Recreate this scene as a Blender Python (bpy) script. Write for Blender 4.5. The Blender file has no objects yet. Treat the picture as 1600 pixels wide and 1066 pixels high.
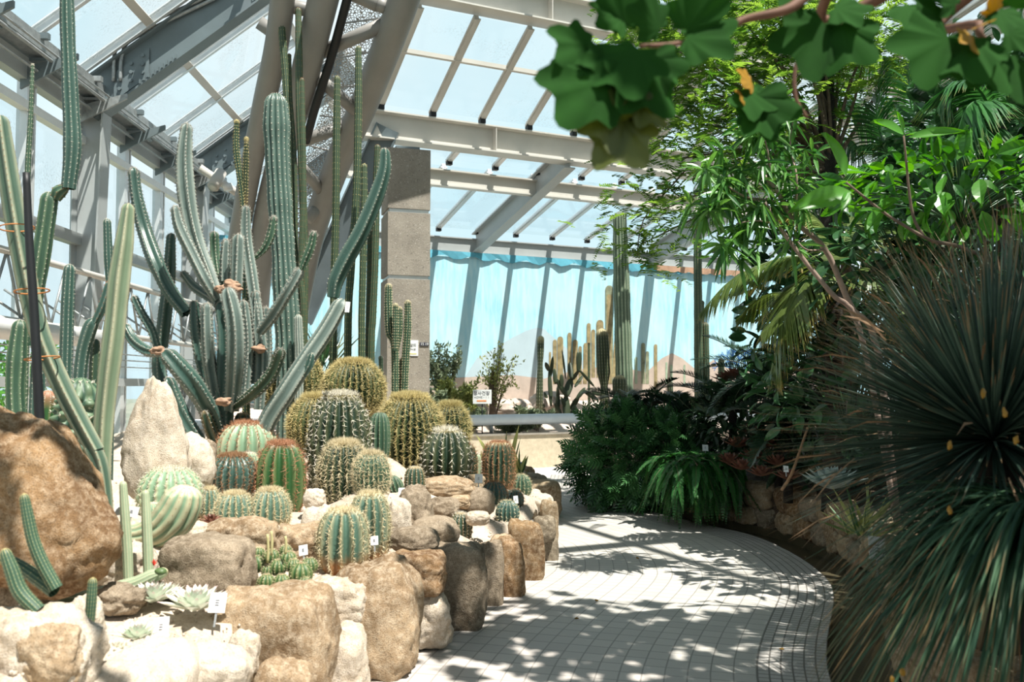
import bpy, math, random
import numpy as np
from mathutils import Vector, noise
# ---------------------------------------------------------------- camera, sky, sun, exposure
SC = bpy.context.scene
COL = SC.collection
F_PX = 1400.0
CAM_H = 1.4
PITCH = math.atan(67 / F_PX)
cam_d = bpy.data.cameras.new('camera'); cam = bpy.data.objects.new('camera', cam_d); COL.objects.link(cam)
cam_d.sensor_width = 36; cam_d.lens = 36 * F_PX / 1600
cam_d.clip_end = 300
cam.location = (0, 0, CAM_H); cam.rotation_euler = (math.pi / 2 + PITCH, 0, 0)
cam_d.dof.use_dof = True; cam_d.dof.focus_distance = 7.6; cam_d.dof.aperture_fstop = 3.2
SC.camera = cam
SC.view_settings.view_transform = 'Standard'; SC.view_settings.look = 'None'
SC.view_settings.exposure = 0.42; SC.view_settings.gamma = 1; SC.view_settings.use_curve_mapping = False
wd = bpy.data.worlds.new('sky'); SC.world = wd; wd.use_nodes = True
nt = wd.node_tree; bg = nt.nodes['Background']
tc = nt.nodes.new('ShaderNodeTexCoord'); nz = nt.nodes.new('ShaderNodeTexNoise'); nz.inputs['Scale'].default_value = 2.2; nz.inputs['Detail'].default_value = 6
rp = nt.nodes.new('ShaderNodeValToRGB')
rp.color_ramp.elements[0].position = .40; rp.color_ramp.elements[0].color = (.52, .70, .77, 1)
rp.color_ramp.elements[1].position = .66; rp.color_ramp.elements[1].color = (.70, .77, .79, 1)
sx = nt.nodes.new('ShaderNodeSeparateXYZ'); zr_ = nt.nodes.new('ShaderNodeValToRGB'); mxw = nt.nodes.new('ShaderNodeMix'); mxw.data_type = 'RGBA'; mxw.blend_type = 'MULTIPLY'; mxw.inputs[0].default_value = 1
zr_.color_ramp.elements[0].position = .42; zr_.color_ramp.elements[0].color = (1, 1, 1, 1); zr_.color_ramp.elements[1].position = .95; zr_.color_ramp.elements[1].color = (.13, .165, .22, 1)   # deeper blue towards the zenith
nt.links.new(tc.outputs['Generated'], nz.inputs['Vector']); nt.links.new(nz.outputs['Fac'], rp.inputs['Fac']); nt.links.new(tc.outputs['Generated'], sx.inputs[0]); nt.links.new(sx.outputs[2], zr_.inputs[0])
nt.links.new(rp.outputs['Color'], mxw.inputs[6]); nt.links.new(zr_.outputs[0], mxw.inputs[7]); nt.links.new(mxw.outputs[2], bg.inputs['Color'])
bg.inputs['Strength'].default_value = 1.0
sun_d = bpy.data.lights.new('sun', 'SUN'); sun = bpy.data.objects.new('sun', sun_d); COL.objects.link(sun)
SUN = Vector((-.88, 1.00, -2.81)).normalized()          # direction the light travels
sun.rotation_euler = SUN.to_track_quat('-Z', 'Y').to_euler(); sun.location = (8, -8, 22)
sun_d.energy = 7.2; sun_d.angle = math.radians(.53); sun_d.color = (1, .95, .87)

# ---------------------------------------------------------------- helpers
rnd = random.Random(7); RS = np.random.RandomState(11)
WL = {}
def P(px, py, d):                                        # point at pixel and distance d along the view's ground axis
    u = px - 800.0; v = 533.0 - py; c, s = math.cos(PITCH), math.sin(PITCH)
    dy = F_PX * c - v * s; dz = F_PX * s + v * c; k = d / dy
    return np.array([u * k, d, CAM_H + dz * k])
def G(px, py, z=0.0):
    u = px - 800.0; v = 533.0 - py; c, s = math.cos(PITCH), math.sin(PITCH)
    dy = F_PX * c - v * s; dz = F_PX * s + v * c; k = (z - CAM_H) / dz
    return np.array([u * k, dy * k, z])
def A(*a): return np.array(a, float)
def nrm(v):
    v = np.asarray(v, float); n = np.linalg.norm(v, axis=-1, keepdims=True); return v / np.maximum(n, 1e-9)
def catmull(pts, n):
    pts = np.asarray(pts, float)
    if len(pts) < 3:
        t = np.linspace(0, 1, n)[:, None]; return pts[0] * (1 - t) + pts[-1] * t
    p = np.vstack([2 * pts[0] - pts[1], pts, 2 * pts[-1] - pts[-2]]); m = len(pts) - 1
    t = np.linspace(0, m - 1e-6, n); i = t.astype(int); f = (t - i)[:, None]
    a, b, c, d = p[i], p[i + 1], p[i + 2], p[i + 3]
    return .5 * (2 * b + (c - a) * f + (2 * a - 5 * b + 4 * c - d) * f ** 2 + (3 * b - a - 3 * c + d) * f ** 3)
class MB:
    def __init__(s): s.V = []; s.C = []; s.L = []; s.K = []; s.M = []; s.n = 0
    def add(s, V, F, mi=0, tone=None):
        V = np.asarray(V, float).reshape(-1, 3)
        if len(V) == 0: return s
        s.V.append(V); s.C.append(np.full((len(V), 3), .5) if tone is None else np.asarray(tone, float))
        if isinstance(F, list) and not isinstance(F[0], np.ndarray): F = np.array(F)
        for f in (F if isinstance(F, list) else [F]):
            f = np.asarray(f, int)
            if f.size == 0: continue
            s.L.append((f + s.n).ravel()); s.K.append(np.full(len(f), f.shape[1])); s.M.append(np.full(len(f), mi))
        s.n += len(V); return s
    def build(s, name, mats, parent=None, smooth=True, loc=None):
        V = np.vstack(s.V); L = np.concatenate(s.L); K = np.concatenate(s.K); M = np.concatenate(s.M)
        if not isinstance(mats, (list, tuple)): mats = [mats]
        if parent is not None: o0 = WL[parent.name]
        elif loc is not None: o0 = np.asarray(loc, float)
        else:
            o0 = V.mean(0); o0[2] = V[:, 2].min()
        me = bpy.data.meshes.new(name); me.vertices.add(len(V)); me.vertices.foreach_set('co', (V - o0).astype(np.float32).ravel())
        me.loops.add(len(L)); me.loops.foreach_set('vertex_index', L.astype(np.int32))
        me.polygons.add(len(K)); st = np.concatenate([[0], np.cumsum(K)[:-1]]); me.polygons.foreach_set('loop_start', st.astype(np.int32))
        for m in mats: me.materials.append(m)
        me.polygons.foreach_set('material_index', M.astype(np.int32)); me.polygons.foreach_set('use_smooth', np.full(len(K), bool(smooth)))
        ca = me.color_attributes.new('tone', 'FLOAT_COLOR', 'POINT')
        ca.data.foreach_set('color', np.hstack([np.vstack(s.C), np.ones((len(V), 1))]).astype(np.float32).ravel())
        me.update(calc_edges=True); me.validate()
        o = bpy.data.objects.new(name, me); COL.objects.link(o); WL[o.name] = o0
        if parent is not None: o.parent = parent
        else: o.location = o0
        return o
def tag(o, label=None, cat=None, group=None, kind=None):
    if label: o['label'] = label
    if cat: o['category'] = cat
    if group: o['group'] = group
    if kind: o['kind'] = kind
    return o
def thing(name, loc, label=None, cat=None, group=None, kind=None):
    o = bpy.data.objects.new(name, None); COL.objects.link(o); o.location = loc; o.empty_display_size = .1
    WL[o.name] = np.asarray(loc, float); return tag(o, label, cat, group, kind)

# ---- primitive geometry (returns V, F)
def box8(p0, p1, up, h, w, off=0.0):                     # bar from p0 to p1, height h along up, width w; off shifts along up
    p0 = np.asarray(p0, float); p1 = np.asarray(p1, float); d = nrm(p1 - p0); sd = nrm(np.cross(d, up)); u = np.cross(sd, d)
    V = [];
    for p in (p0, p1):
        for a, b in ((-1, -1), (1, -1), (1, 1), (-1, 1)): V.append(p + sd * a * w / 2 + u * (b * h / 2 + off))
    return np.array(V), np.array([[0, 3, 2, 1], [4, 5, 6, 7], [0, 1, 5, 4], [1, 2, 6, 5], [2, 3, 7, 6], [3, 0, 4, 7]])
Z = A(0, 0, 1)
def bar(mb, p0, p1, h, w, up=Z, off=0.0, mi=0): mb.add(*box8(p0, p1, up, h, w, off), mi=mi)
def ibeam(mb, p0, p1, h, wf, up=Z, tf=.022, tw=.02, mi=0):
    bar(mb, p0, p1, tf, wf, up, h / 2 - tf / 2, mi); bar(mb, p0, p1, tf, wf, up, -h / 2 + tf / 2, mi); bar(mb, p0, p1, h - 2 * tf, tw, up, 0, mi)
def cbox(mb, c, size, mi=0, rot=0.0, tilt=None):
    sx, sy, sz = [q / 2 for q in size]; V = np.array([[x, y, z] for z in (-sz, sz) for x, y in ((-sx, -sy), (sx, -sy), (sx, sy), (-sx, sy))])
    if tilt is not None: V = V @ tilt.T
    c_, s_ = math.cos(rot), math.sin(rot); V = V @ np.array([[c_, -s_, 0], [s_, c_, 0], [0, 0, 1]]).T + np.asarray(c)
    mb.add(V, np.array([[0, 3, 2, 1], [4, 5, 6, 7], [0, 1, 5, 4], [1, 2, 6, 5], [2, 3, 7, 6], [3, 0, 4, 7]]), mi)
def frames(C):
    T = nrm(np.gradient(C, axis=0)); X = np.zeros_like(C)
    r = A(1, 0, 0) if abs(T[0][0]) < .9 else A(0, 1, 0)
    x = nrm(r - T[0] * np.dot(r, T[0]))
    for i in range(len(C)):
        x = nrm(x - T[i] * np.dot(x, T[i])); X[i] = x
    return T, X, np.cross(T, X)
def tubeV(C, r, k=8, cap=True):
    C = np.asarray(C, float); n = len(C); T, X, Y = frames(C); r = np.broadcast_to(np.asarray(r, float), (n,))
    a = np.arange(k) * 2 * math.pi / k
    V = (C[:, None, :] + r[:, None, None] * (np.cos(a)[None, :, None] * X[:, None, :] + np.sin(a)[None, :, None] * Y[:, None, :])).reshape(-1, 3)
    i = np.arange(n - 1)[:, None] * k; j = np.arange(k)[None, :]; j2 = (j + 1) % k
    F = np.stack([i + j, i + j2, i + k + j2, i + k + j], -1).reshape(-1, 4)
    Fs = [F]
    if cap:
        V = np.vstack([V, C[0], C[-1]]); m = n * k; jj = np.arange(k)
        Fs.append(np.stack([np.full(k, m), (jj + 1) % k, jj], -1)); b = (n - 1) * k
        Fs.append(np.stack([np.full(k, m + 1), b + jj, b + (jj + 1) % k], -1))
    return V, Fs
def tube(mb, pts, r, k=8, n=None, mi=0, tone=None):
    pts = np.asarray(pts, float)
    if n: 
        m = len(pts); C = catmull(pts, n)
        if np.ndim(r): r = np.interp(np.linspace(0, 1, n), np.linspace(0, 1, len(r)), r)
    else: C = pts
    V, F = tubeV(C, r, k); mb.add(V, F, mi, None if tone is None else np.tile(tone, (len(V), 1)))
# ---- leaves: many ribbons at once
def ribbons(P0, D, U, L, W, droop=0.0, segs=3, fold=0.0, prof=None, curl=0.0, tone=None):
    P0 = np.asarray(P0, float); n = len(P0); D = nrm(D); U = np.asarray(U, float)
    S = nrm(np.cross(D, U)); U2 = np.cross(S, D); L = np.broadcast_to(np.asarray(L, float), (n,)); W = np.broadcast_to(np.asarray(W, float), (n,))
    droop = np.broadcast_to(np.asarray(droop, float), (n,)); curl = np.broadcast_to(np.asarray(curl, float), (n,))
    t = np.linspace(0, 1, segs + 1)
    if prof is None: prof = np.minimum(1, 4 * t + .25) * np.clip(1 - t ** 3, 0.02, 1)
    else: prof = np.interp(t, np.linspace(0, 1, len(prof)), prof)
    C = P0[:, None] + D[:, None] * (L[:, None] * t)[..., None] + U2[:, None] * (curl[:, None] * L[:, None] * t ** 2)[..., None]
    C[..., 2] -= droop[:, None] * L[:, None] * t ** 2
    w = (W[:, None] * prof / 2)[..., None]
    if fold:
        rows = [C - S[:, None] * w + U2[:, None] * w * fold, C, C + S[:, None] * w + U2[:, None] * w * fold]
    else: rows = [C - S[:, None] * w, C + S[:, None] * w]
    k = len(rows); V = np.stack(rows, 2).reshape(-1, 3)
    base = (np.arange(n) * (segs + 1) * k)[:, None, None]; i = (np.arange(segs) * k)[None, :, None]; j = np.arange(k - 1)[None, None, :]
    a = base + i + j; F = np.stack([a, a + 1, a + k + 1, a + k], -1).reshape(-1, 4)
    if tone is None: tn = np.full(n, .5)
    else: tn = np.broadcast_to(tone, (n,))
    T = np.zeros((n, segs + 1, k, 3)); T[..., 0] = tn[:, None, None]; T[..., 1] = t[None, :, None]; T[..., 2] = .5
    return V, F, T.reshape(-1, 3)
def addrib(mb, *a, mi=0, **k):
    V, F, T = ribbons(*a, **k); mb.add(V, F, mi, T)
def rdir(n, rs=RS):
    return nrm(rs.normal(size=(n, 3)))
# stamp a flat template (V2 in local x,y,z) at many frames
def stamp(mb, TV, TF, P0, X, Y, S, mi=0, tone=None):
    n = len(P0); X = nrm(X); Zv = nrm(np.cross(X, Y)); Y = np.cross(Zv, X); S = np.broadcast_to(np.asarray(S, float), (n,))
    V = P0[:, None] + S[:, None, None] * (TV[None, :, 0:1] * X[:, None] + TV[None, :, 1:2] * Y[:, None] + TV[None, :, 2:3] * Zv[:, None])
    m = len(TV); Fs = [(np.asarray(f)[None] + (np.arange(n) * m)[:, None, None]).reshape(-1, np.asarray(f).shape[1]) for f in TF]
    tn = np.full(n, .5) if tone is None else np.broadcast_to(tone, (n,))
    T = np.full((n, m, 3), .5); T[..., 0] = tn[:, None]
    mb.add(V.reshape(-1, 3), Fs, mi, T.reshape(-1, 3))

# ---------------------------------------------------------------- materials
def newmat(name):
    m = bpy.data.materials.new(name); m.use_nodes = True; t = m.node_tree; b = t.nodes['Principled BSDF']; return m, t, b
def N(t, typ, **kw):
    n = t.nodes.new(typ)
    for k, v in kw.items():
        if k in n.inputs.keys(): n.inputs[k].default_value = v
        else: setattr(n, k, v)
    return n
def mixc(t, fac, a, b):
    m = t.nodes.new('ShaderNodeMix'); m.data_type = 'RGBA'
    for s, v in ((m.inputs[0], fac), (m.inputs[6], a), (m.inputs[7], b)):
        if hasattr(v, 'is_output') or isinstance(v, bpy.types.NodeSocket): t.links.new(v, s)
        elif isinstance(v, tuple): s.default_value = (*v, 1) if len(v) == 3 else v
        else: s.default_value = v
    return m.outputs[2]
def ramp(t, src, *stops):
    r = t.nodes.new('ShaderNodeValToRGB'); e = r.color_ramp.elements
    while len(e) < len(stops): e.new(.5)
    for i, (p, c) in enumerate(stops):
        e[i].position = p; e[i].color = (c, c, c, 1) if isinstance(c, (int, float)) else (*c, 1)
    t.links.new(src, r.inputs[0]); return r.outputs[0]
def wpos(t): return N(t, 'ShaderNodeNewGeometry').outputs['Position']
def noiz(t, scale, detail=5, rough=.6, vec=None, out='Fac'):
    n = N(t, 'ShaderNodeTexNoise', Scale=scale, Detail=detail, Roughness=rough); t.links.new(vec or wpos(t), n.inputs['Vector']); return n.outputs[out]
def bump(t, b, src, strength, dist=.01):
    n = N(t, 'ShaderNodeBump', Strength=strength, Distance=dist); t.links.new(src, n.inputs['Height']); t.links.new(n.outputs[0], b.inputs['Normal'])
def tone(t):
    a = N(t, 'ShaderNodeVertexColor', layer_name='tone'); s = N(t, 'ShaderNodeSeparateColor'); t.links.new(a.outputs[0], s.inputs[0]); return s.outputs
def m_plain(name, col, rough=.6, var=.12, scale=8, metal=0, spec=.4, bmp=0):
    m, t, b = newmat(name); n = noiz(t, scale)
    c2 = tuple(min(1, q * (1 - 2 * var)) for q in col); t.links.new(mixc(t, ramp(t, n, (.3, 0), (.7, 1)), c2, col), b.inputs['Base Color'])
    b.inputs['Roughness'].default_value = rough; b.inputs['Metallic'].default_value = metal; b.inputs['Specular IOR Level'].default_value = spec
    if bmp: bump(t, b, noiz(t, scale * 6), bmp)
    return m
def m_leaf(name, c1, c2, tip=None, trans=.25, rough=.45, spec=.5):
    m, t, b = newmat(name); tn = tone(t)
    n = noiz(t, 14, 3); f = N(t, 'ShaderNodeMath', operation='MULTIPLY_ADD'); t.links.new(n, f.inputs[0]); f.inputs[1].default_value = .7; t.links.new(tn[0], f.inputs[2])
    col = mixc(t, ramp(t, f.outputs[0], (.45, 0), (1.3, 1)), c1, c2)
    if tip: col = mixc(t, ramp(t, tn[1], (.82, 0), (1, 1)), col, tip)
    t.links.new(col, b.inputs['Base Color']); b.inputs['Roughness'].default_value = rough; b.inputs['Specular IOR Level'].default_value = spec
    if trans:
        tr = N(t, 'ShaderNodeBsdfTranslucent'); mx = N(t, 'ShaderNodeMixShader'); mx.inputs[0].default_value = trans
        hs = N(t, 'ShaderNodeHueSaturation', Hue=.485, Saturation=1.15, Value=1.5); t.links.new(col, hs.inputs['Color']); t.links.new(hs.outputs[0], tr.inputs[0])
        t.links.new(b.outputs[0], mx.inputs[1]); t.links.new(tr.outputs[0], mx.inputs[2]); t.links.new(mx.outputs[0], t.nodes['Material Output'].inputs[0])
    return m
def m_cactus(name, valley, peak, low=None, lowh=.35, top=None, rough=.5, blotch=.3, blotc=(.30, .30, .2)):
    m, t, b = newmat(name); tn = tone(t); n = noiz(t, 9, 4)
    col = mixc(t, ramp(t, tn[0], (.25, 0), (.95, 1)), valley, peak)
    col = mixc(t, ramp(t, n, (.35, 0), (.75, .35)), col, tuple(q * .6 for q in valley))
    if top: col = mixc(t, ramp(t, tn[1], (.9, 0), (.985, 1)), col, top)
    if low:
        k = N(t, 'ShaderNodeMath', operation='MULTIPLY_ADD'); t.links.new(noiz(t, 22, 3), k.inputs[0]); k.inputs[1].default_value = .35; t.links.new(tn[1], k.inputs[2])
        col = mixc(t, ramp(t, k.outputs[0], (lowh - .05, 1), (lowh + .3, 0)), col, low)
    sp = ramp(t, noiz(t, 55, 2), (.66, 0), (.74, blotch)); col = mixc(t, sp, col, blotc)
    t.links.new(col, b.inputs['Base Color']); b.inputs['Roughness'].default_value = rough; b.inputs['Specular IOR Level'].default_value = .45
    bump(t, b, noiz(t, 60, 3), .15, .004); return m
def m_stone(name, c1, c2, c3, scale=3.0):
    m, t, b = newmat(name); n1 = noiz(t, scale, 8, .65); n2 = noiz(t, scale * 11, 6, .7); n3 = noiz(t, scale * 60, 2, .5)
    col = mixc(t, ramp(t, n1, (.36, 0), (.66, 1)), c1, c2); col = mixc(t, ramp(t, n2, (.44, 0), (.68, .75)), col, c3)
    col = mixc(t, ramp(t, n3, (.5, 0), (.72, .6)), col, tuple(q * .45 for q in c1))
    t.links.new(col, b.inputs['Base Color']); b.inputs['Roughness'].default_value = .9; b.inputs['Specular IOR Level'].default_value = .2
    mth = N(t, 'ShaderNodeMath', operation='ADD'); t.links.new(n2, mth.inputs[0]); t.links.new(n3, mth.inputs[1]); bump(t, b, mth.outputs[0], .55, .007); return m
M = {}
M['truss'] = m_plain('truss_paint', (.27, .265, .25), .45, .08, 2)
M['steel'] = m_plain('painted_steel', (.42, .44, .44), .45, .06, 2)
M['steel_warm'] = m_plain('painted_steel_cream', (.62, .59, .54), .5, .06, 2)
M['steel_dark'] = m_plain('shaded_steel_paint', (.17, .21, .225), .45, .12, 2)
M['alu'] = m_plain('aluminium_bar', (.70, .71, .71), .35, .06, 4, .35)
M['rubber'] = m_plain('black_rubber', (.012, .014, .016), .5, .1)
M['zinc'] = m_plain('galvanised_steel', (.42, .44, .44), .45, .18, 20, .4)
M['white'] = m_plain('white_paint', (.80, .81, .80), .4, .04)
M['ink'] = m_plain('ink', (.05, .05, .07), .7, 0); M['orange_ink'] = m_plain('orange_print', (.80, .28, .09), .6, .05)
M['yellow_ink'] = m_plain('yellow_print', (.75, .62, .15), .6, .05)
def m_glass():
    m, t, b = newmat('dusty_glass'); o = t.nodes['Material Output']
    tr = N(t, 'ShaderNodeBsdfTransparent'); tr.inputs[0].default_value = (.93, .97, .97, 1)
    gl = N(t, 'ShaderNodeBsdfGlossy', Roughness=.03); gl.inputs[0].default_value = (.9, .95, 1, 1)
    fr = N(t, 'ShaderNodeFresnel', IOR=1.25); m1 = N(t, 'ShaderNodeMixShader'); t.links.new(fr.outputs[0], m1.inputs[0]); t.links.new(tr.outputs[0], m1.inputs[1]); t.links.new(gl.outputs[0], m1.inputs[2])
    df = N(t, 'ShaderNodeBsdfDiffuse'); df.inputs[0].default_value = (.45, .47, .46, 1)
    a = ramp(t, noiz(t, 1.3, 3), (.5, 0), (.72, 1)); c = ramp(t, noiz(t, 38, 6, .8), (.52, 0), (.6, 1))
    mu = N(t, 'ShaderNodeMath', operation='MULTIPLY'); t.links.new(a, mu.inputs[0]); t.links.new(c, mu.inputs[1])
    mu2 = N(t, 'ShaderNodeMath', operation='MULTIPLY_ADD'); t.links.new(mu.outputs[0], mu2.inputs[0]); mu2.inputs[1].default_value = .35; mu2.inputs[2].default_value = .03
    m2 = N(t, 'ShaderNodeMixShader'); t.links.new(mu2.outputs[0], m2.inputs[0]); t.links.new(m1.outputs[0], m2.inputs[1]); t.links.new(df.outputs[0], m2.inputs[2]); t.links.new(m2.outputs[0], o.inputs[0])
    return m
M['glass'] = m_glass()
# ================================================================ THE SETTING
W_ = nrm(A(.9, .435, 0)); N_ = nrm(A(.435, -.9, 0)); O_ = A(-.707, 18, 0)
def R(u, v, z=0.0): return O_ + u * W_ + v * N_ + A(0, 0, z)
def quad(mb, a, b, c, d, mi=0): mb.add([a, b, c, d], [[0, 1, 2, 3]], mi)
def slab(mb, pts, n, t, mi=0):                           # planar polygon thickened along n
    pts = np.array(pts); k = len(pts); V = np.vstack([pts, pts + np.asarray(n) * t]); i = np.arange(k); j = (i + 1) % k
    mb.add(V, [np.array([i[::-1]]), np.array([i + k]), np.stack([i, j, j + k, i + k], -1)], mi)
# ---- ground outside
m, t, b = newmat('outside_ground'); t.links.new(mixc(t, noiz(t, .6), (.14, .17, .10), (.28, .27, .22)), b.inputs['Base Color']); M['outground'] = m
mb = MB(); mb.add([[-60, -30, -.12], [60, -30, -.12], [60, 90, -.12], [-60, 90, -.12]], [[0, 1, 2, 3]]); tag(mb.build('ground', M['outground'], smooth=False), 'pale ground outside the glasshouse', 'ground', kind='structure')
# ---- path
edgeR = catmull([A(1.15, .6, 0), A(1.3, 2.5, 0), G(1299, 1066), G(1303, 930), G(1280, 893), G(1230, 860), G(1170, 835), G(1080, 815), G(1000, 795), G(912, 771), A(.86, 12.6, 0), A(.95, 13.9, 0)], 90)
edgeL = catmull([A(-1.9, .6, 0), A(-1.3, 2.8, 0), G(578, 1066), G(640, 1022), G(700, 985), G(760, 950), G(800, 925), G(850, 890), G(869, 850), A(.36, 8.7, 0), A(.2, 10.2, 0), A(-.05, 12, 0), A(-.6, 13.5, 0)], 90)
def resamp(C, n):
    s = np.concatenate([[0], np.cumsum(np.linalg.norm(np.diff(C, axis=0), axis=1))]); q = np.linspace(0, s[-1], n)
    return np.stack([np.interp(q, s, C[:, i]) for i in range(3)], -1), q
eR, sR = resamp(edgeR, 120)
m, t, b = newmat('path_tiles')
uv = N(t, 'ShaderNodeUVMap', uv_map='UVMap'); br = N(t, 'ShaderNodeTexBrick', offset=0.0, squash=1.0)
for k_, v_ in (('Scale', 1.0), ('Mortar Size', .0042), ('Mortar Smooth', .2), ('Bias', 0.0), ('Brick Width', .108), ('Row Height', .118)): br.inputs[k_].default_value = v_
br.inputs['Color1'].default_value = (.56, .52, .475, 1); br.inputs['Color2'].default_value = (.49, .455, .415, 1); br.inputs['Mortar'].default_value = (.27, .25, .225, 1)
t.links.new(uv.outputs[0], br.inputs['Vector'])
cc = mixc(t, ramp(t, noiz(t, 1.6, 6), (.35, 0), (.7, .35)), br.outputs['Color'], (.42, .40, .38)); cc = mixc(t, ramp(t, noiz(t, 90, 3), (.55, 0), (.8, .3)), cc, (.40, .36, .33))
t.links.new(cc, b.inputs['Base Color']); b.inputs['Roughness'].default_value = .62; b.inputs['Specular IOR Level'].default_value = .35
bump(t, b, br.outputs['Fac'], -.25, .003); M['tiles'] = m
def pathmesh(name, L, Rr, uL, uR, mat, label, z=0.0, nu=26):
    n = len(Rr); V = []; UV = []; s = np.concatenate([[0], np.cumsum(np.linalg.norm(np.diff(Rr, axis=0), axis=1))])
    for i in range(n):
        for j in range(nu + 1):
            f = j / nu; p = Rr[i] * (1 - f) + L[i] * f; V.append([p[0], p[1], z]); UV.append((uR * (1 - f) + np.linalg.norm(L[i] - Rr[i]) * f + uL * 0, s[i]))
    i = np.arange(n - 1)[:, None] * (nu + 1); j = np.arange(nu)[None]; F = np.stack([i + j, i + j + 1, i + nu + 2 + j, i + nu + 1 + j], -1).reshape(-1, 4)
    o = MB().add(V, F).build(name, mat, smooth=False); ul = o.data.uv_layers.new(name='UVMap'); UV = np.array(UV)
    li = np.zeros(len(o.data.loops), np.int32); o.data.loops.foreach_get('vertex_index', li); ul.data.foreach_set('uv', UV[li].astype(np.float32).ravel())
    return tag(o, label, 'floor', kind='structure')
# straight running joints: u is the distance from the right edge, v the run along it
T_, _, _ = frames(eR); nR = nrm(np.cross(Z, T_))          # towards the bed side
inR = eR + nR * .34
# main field reaches under the left bed's rim
Lf = []
for i in range(len(eR)):
    y = eR[i][1]; d = edgeL[np.argmin(np.linalg.norm(edgeL - (eR[i] + nR[i] * 1.6), axis=1))]
    Lf.append(d + nrm(d - eR[i]) * .35)
Lf = np.array(Lf); Lf = np.array([Lf[max(0, i - 4):i + 5].mean(0) for i in range(len(Lf))])
pathmesh('floor', Lf, inR, 0, 0, M['tiles'], 'curving path of small square off-white tiles')
m, t, b = newmat('mosaic_border'); uv = N(t, 'ShaderNodeUVMap', uv_map='UVMap'); br = N(t, 'ShaderNodeTexBrick', offset=0.0)
for k_, v_ in (('Scale', 1.0), ('Mortar Size', .0045), ('Mortar Smooth', .1), ('Brick Width', .056), ('Row Height', .052)): br.inputs[k_].default_value = v_
br.inputs['Color1'].default_value = (.52, .48, .45, 1); br.inputs['Color2'].default_value = (.43, .40, .37, 1); br.inputs['Mortar'].default_value = (.16, .145, .13, 1)
t.links.new(uv.outputs[0], br.inputs['Vector']); t.links.new(br.outputs['Color'], b.inputs['Base Color']); b.inputs['Roughness'].default_value = .7; bump(t, b, br.outputs['Fac'], -.5, .006); M['mosaic'] = m
pathmesh('floor', inR, eR, 0, 0, M['mosaic'], 'border strip of small dark-jointed mosaic tiles', nu=6)
m, t, b = newmat('wet_gutter'); t.links.new(mixc(t, noiz(t, 5), (.035, .032, .02), (.10, .08, .045)), b.inputs['Base Color']); b.inputs['Roughness'].default_value = .35; M['gutter'] = m
gut = eR - nR * .30
mb = MB(); n = len(eR); V = np.vstack([eR, eR + A(0, 0, -.06), gut + A(0, 0, -.06), gut + A(0, 0, .02)]); i = np.arange(n - 1)
mb.add(V, np.vstack([np.stack([i + k * n, i + 1 + k * n, i + 1 + (k + 1) * n, i + (k + 1) * n], -1) for k in range(3)])); tag(mb.build('floor', M['gutter'], smooth=False), 'dark drain channel beside the path', 'floor', kind='structure')
# far cross path in front of the mural bed
pl = [R(-7, 4.2, -.005), R(1.0, 4.9, -.005), R(9, 4.5, -.005), R(9, 3.0, -.005), R(-7, 3.0, -.005)]
m2 = m_plain('far_paving', (.62, .59, .55), .7, .06, 3); slabmb = MB(); slab(slabmb, [R(-7, 6, -.03), R(9, 6, -.03), R(9, 2.7, -.03), R(-7, 2.7, -.03)], A(0, 0, 1), .025); tag(slabmb.build('floor', m2, smooth=False), 'pale paving in front of the mural bed', 'floor', kind='structure')

# ---- rear wall with the painted mural
def m_mural():
    m, t, b = newmat('mural_sky_paint'); pos = N(t, 'ShaderNodeSeparateXYZ'); t.links.new(wpos(t), pos.inputs[0])
    st = N(t, 'ShaderNodeMapping'); st.inputs['Scale'].default_value = (6, 6, .7); t.links.new(wpos(t), st.inputs[0]); n = noiz(t, 2.2, 7, .7, st.outputs[0])
    col = mixc(t, ramp(t, n, (.4, 0), (.62, 1)), (.32, .63, .76), (.50, .75, .83))
    cl = noiz(t, .55, 3); col = mixc(t, ramp(t, cl, (.42, 0), (.7, .6)), col, (.58, .76, .80))
    st2 = N(t, 'ShaderNodeMapping'); st2.inputs['Scale'].default_value = (20, 20, 1.1); t.links.new(wpos(t), st2.inputs[0]); ck = noiz(t, 3.2, 7, .75, st2.outputs[0])
    col = mixc(t, ramp(t, ck, (.62, 0), (.70, .6)), col, (.45, .55, .50))
    col = mixc(t, ramp(t, pos.outputs[2], (.0, 1), (.9, 0)), col, (.50, .42, .35)) if False else col
    t.links.new(col, b.inputs['Base Color']); b.inputs['Roughness'].default_value = .75; return m
M['mural'] = m_mural()
mb = MB(); slab(mb, [R(-5.5, 0, -.1), R(14, 0, -.1), R(14, 0, 4.05), R(-5.5, 0, 4.05)], -N_, .2); wall_b = tag(mb.build('wall_back', M['mural'], smooth=False), 'rear wall painted with a pale blue desert sky', 'wall', kind='structure')
def mpaint(name, pix, mat, off=.006, dz=0):              # flat painted shape on the mural, outline from its corner points on the wall
    pts = []
    for (px, py) in pix:
        a = P(px, py, 1.0) - A(0, 0, CAM_H); den = np.dot(a, N_); k = np.dot(O_ + N_ * off - A(0, 0, CAM_H), N_) / den; pts.append(A(0, 0, CAM_H) + a * k)
    mb = MB(); pts = np.array(pts); k = len(pts); mb.add(pts, [list(range(k))]); o = mb.build(name, mat, wall_b, smooth=False); return o
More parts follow.
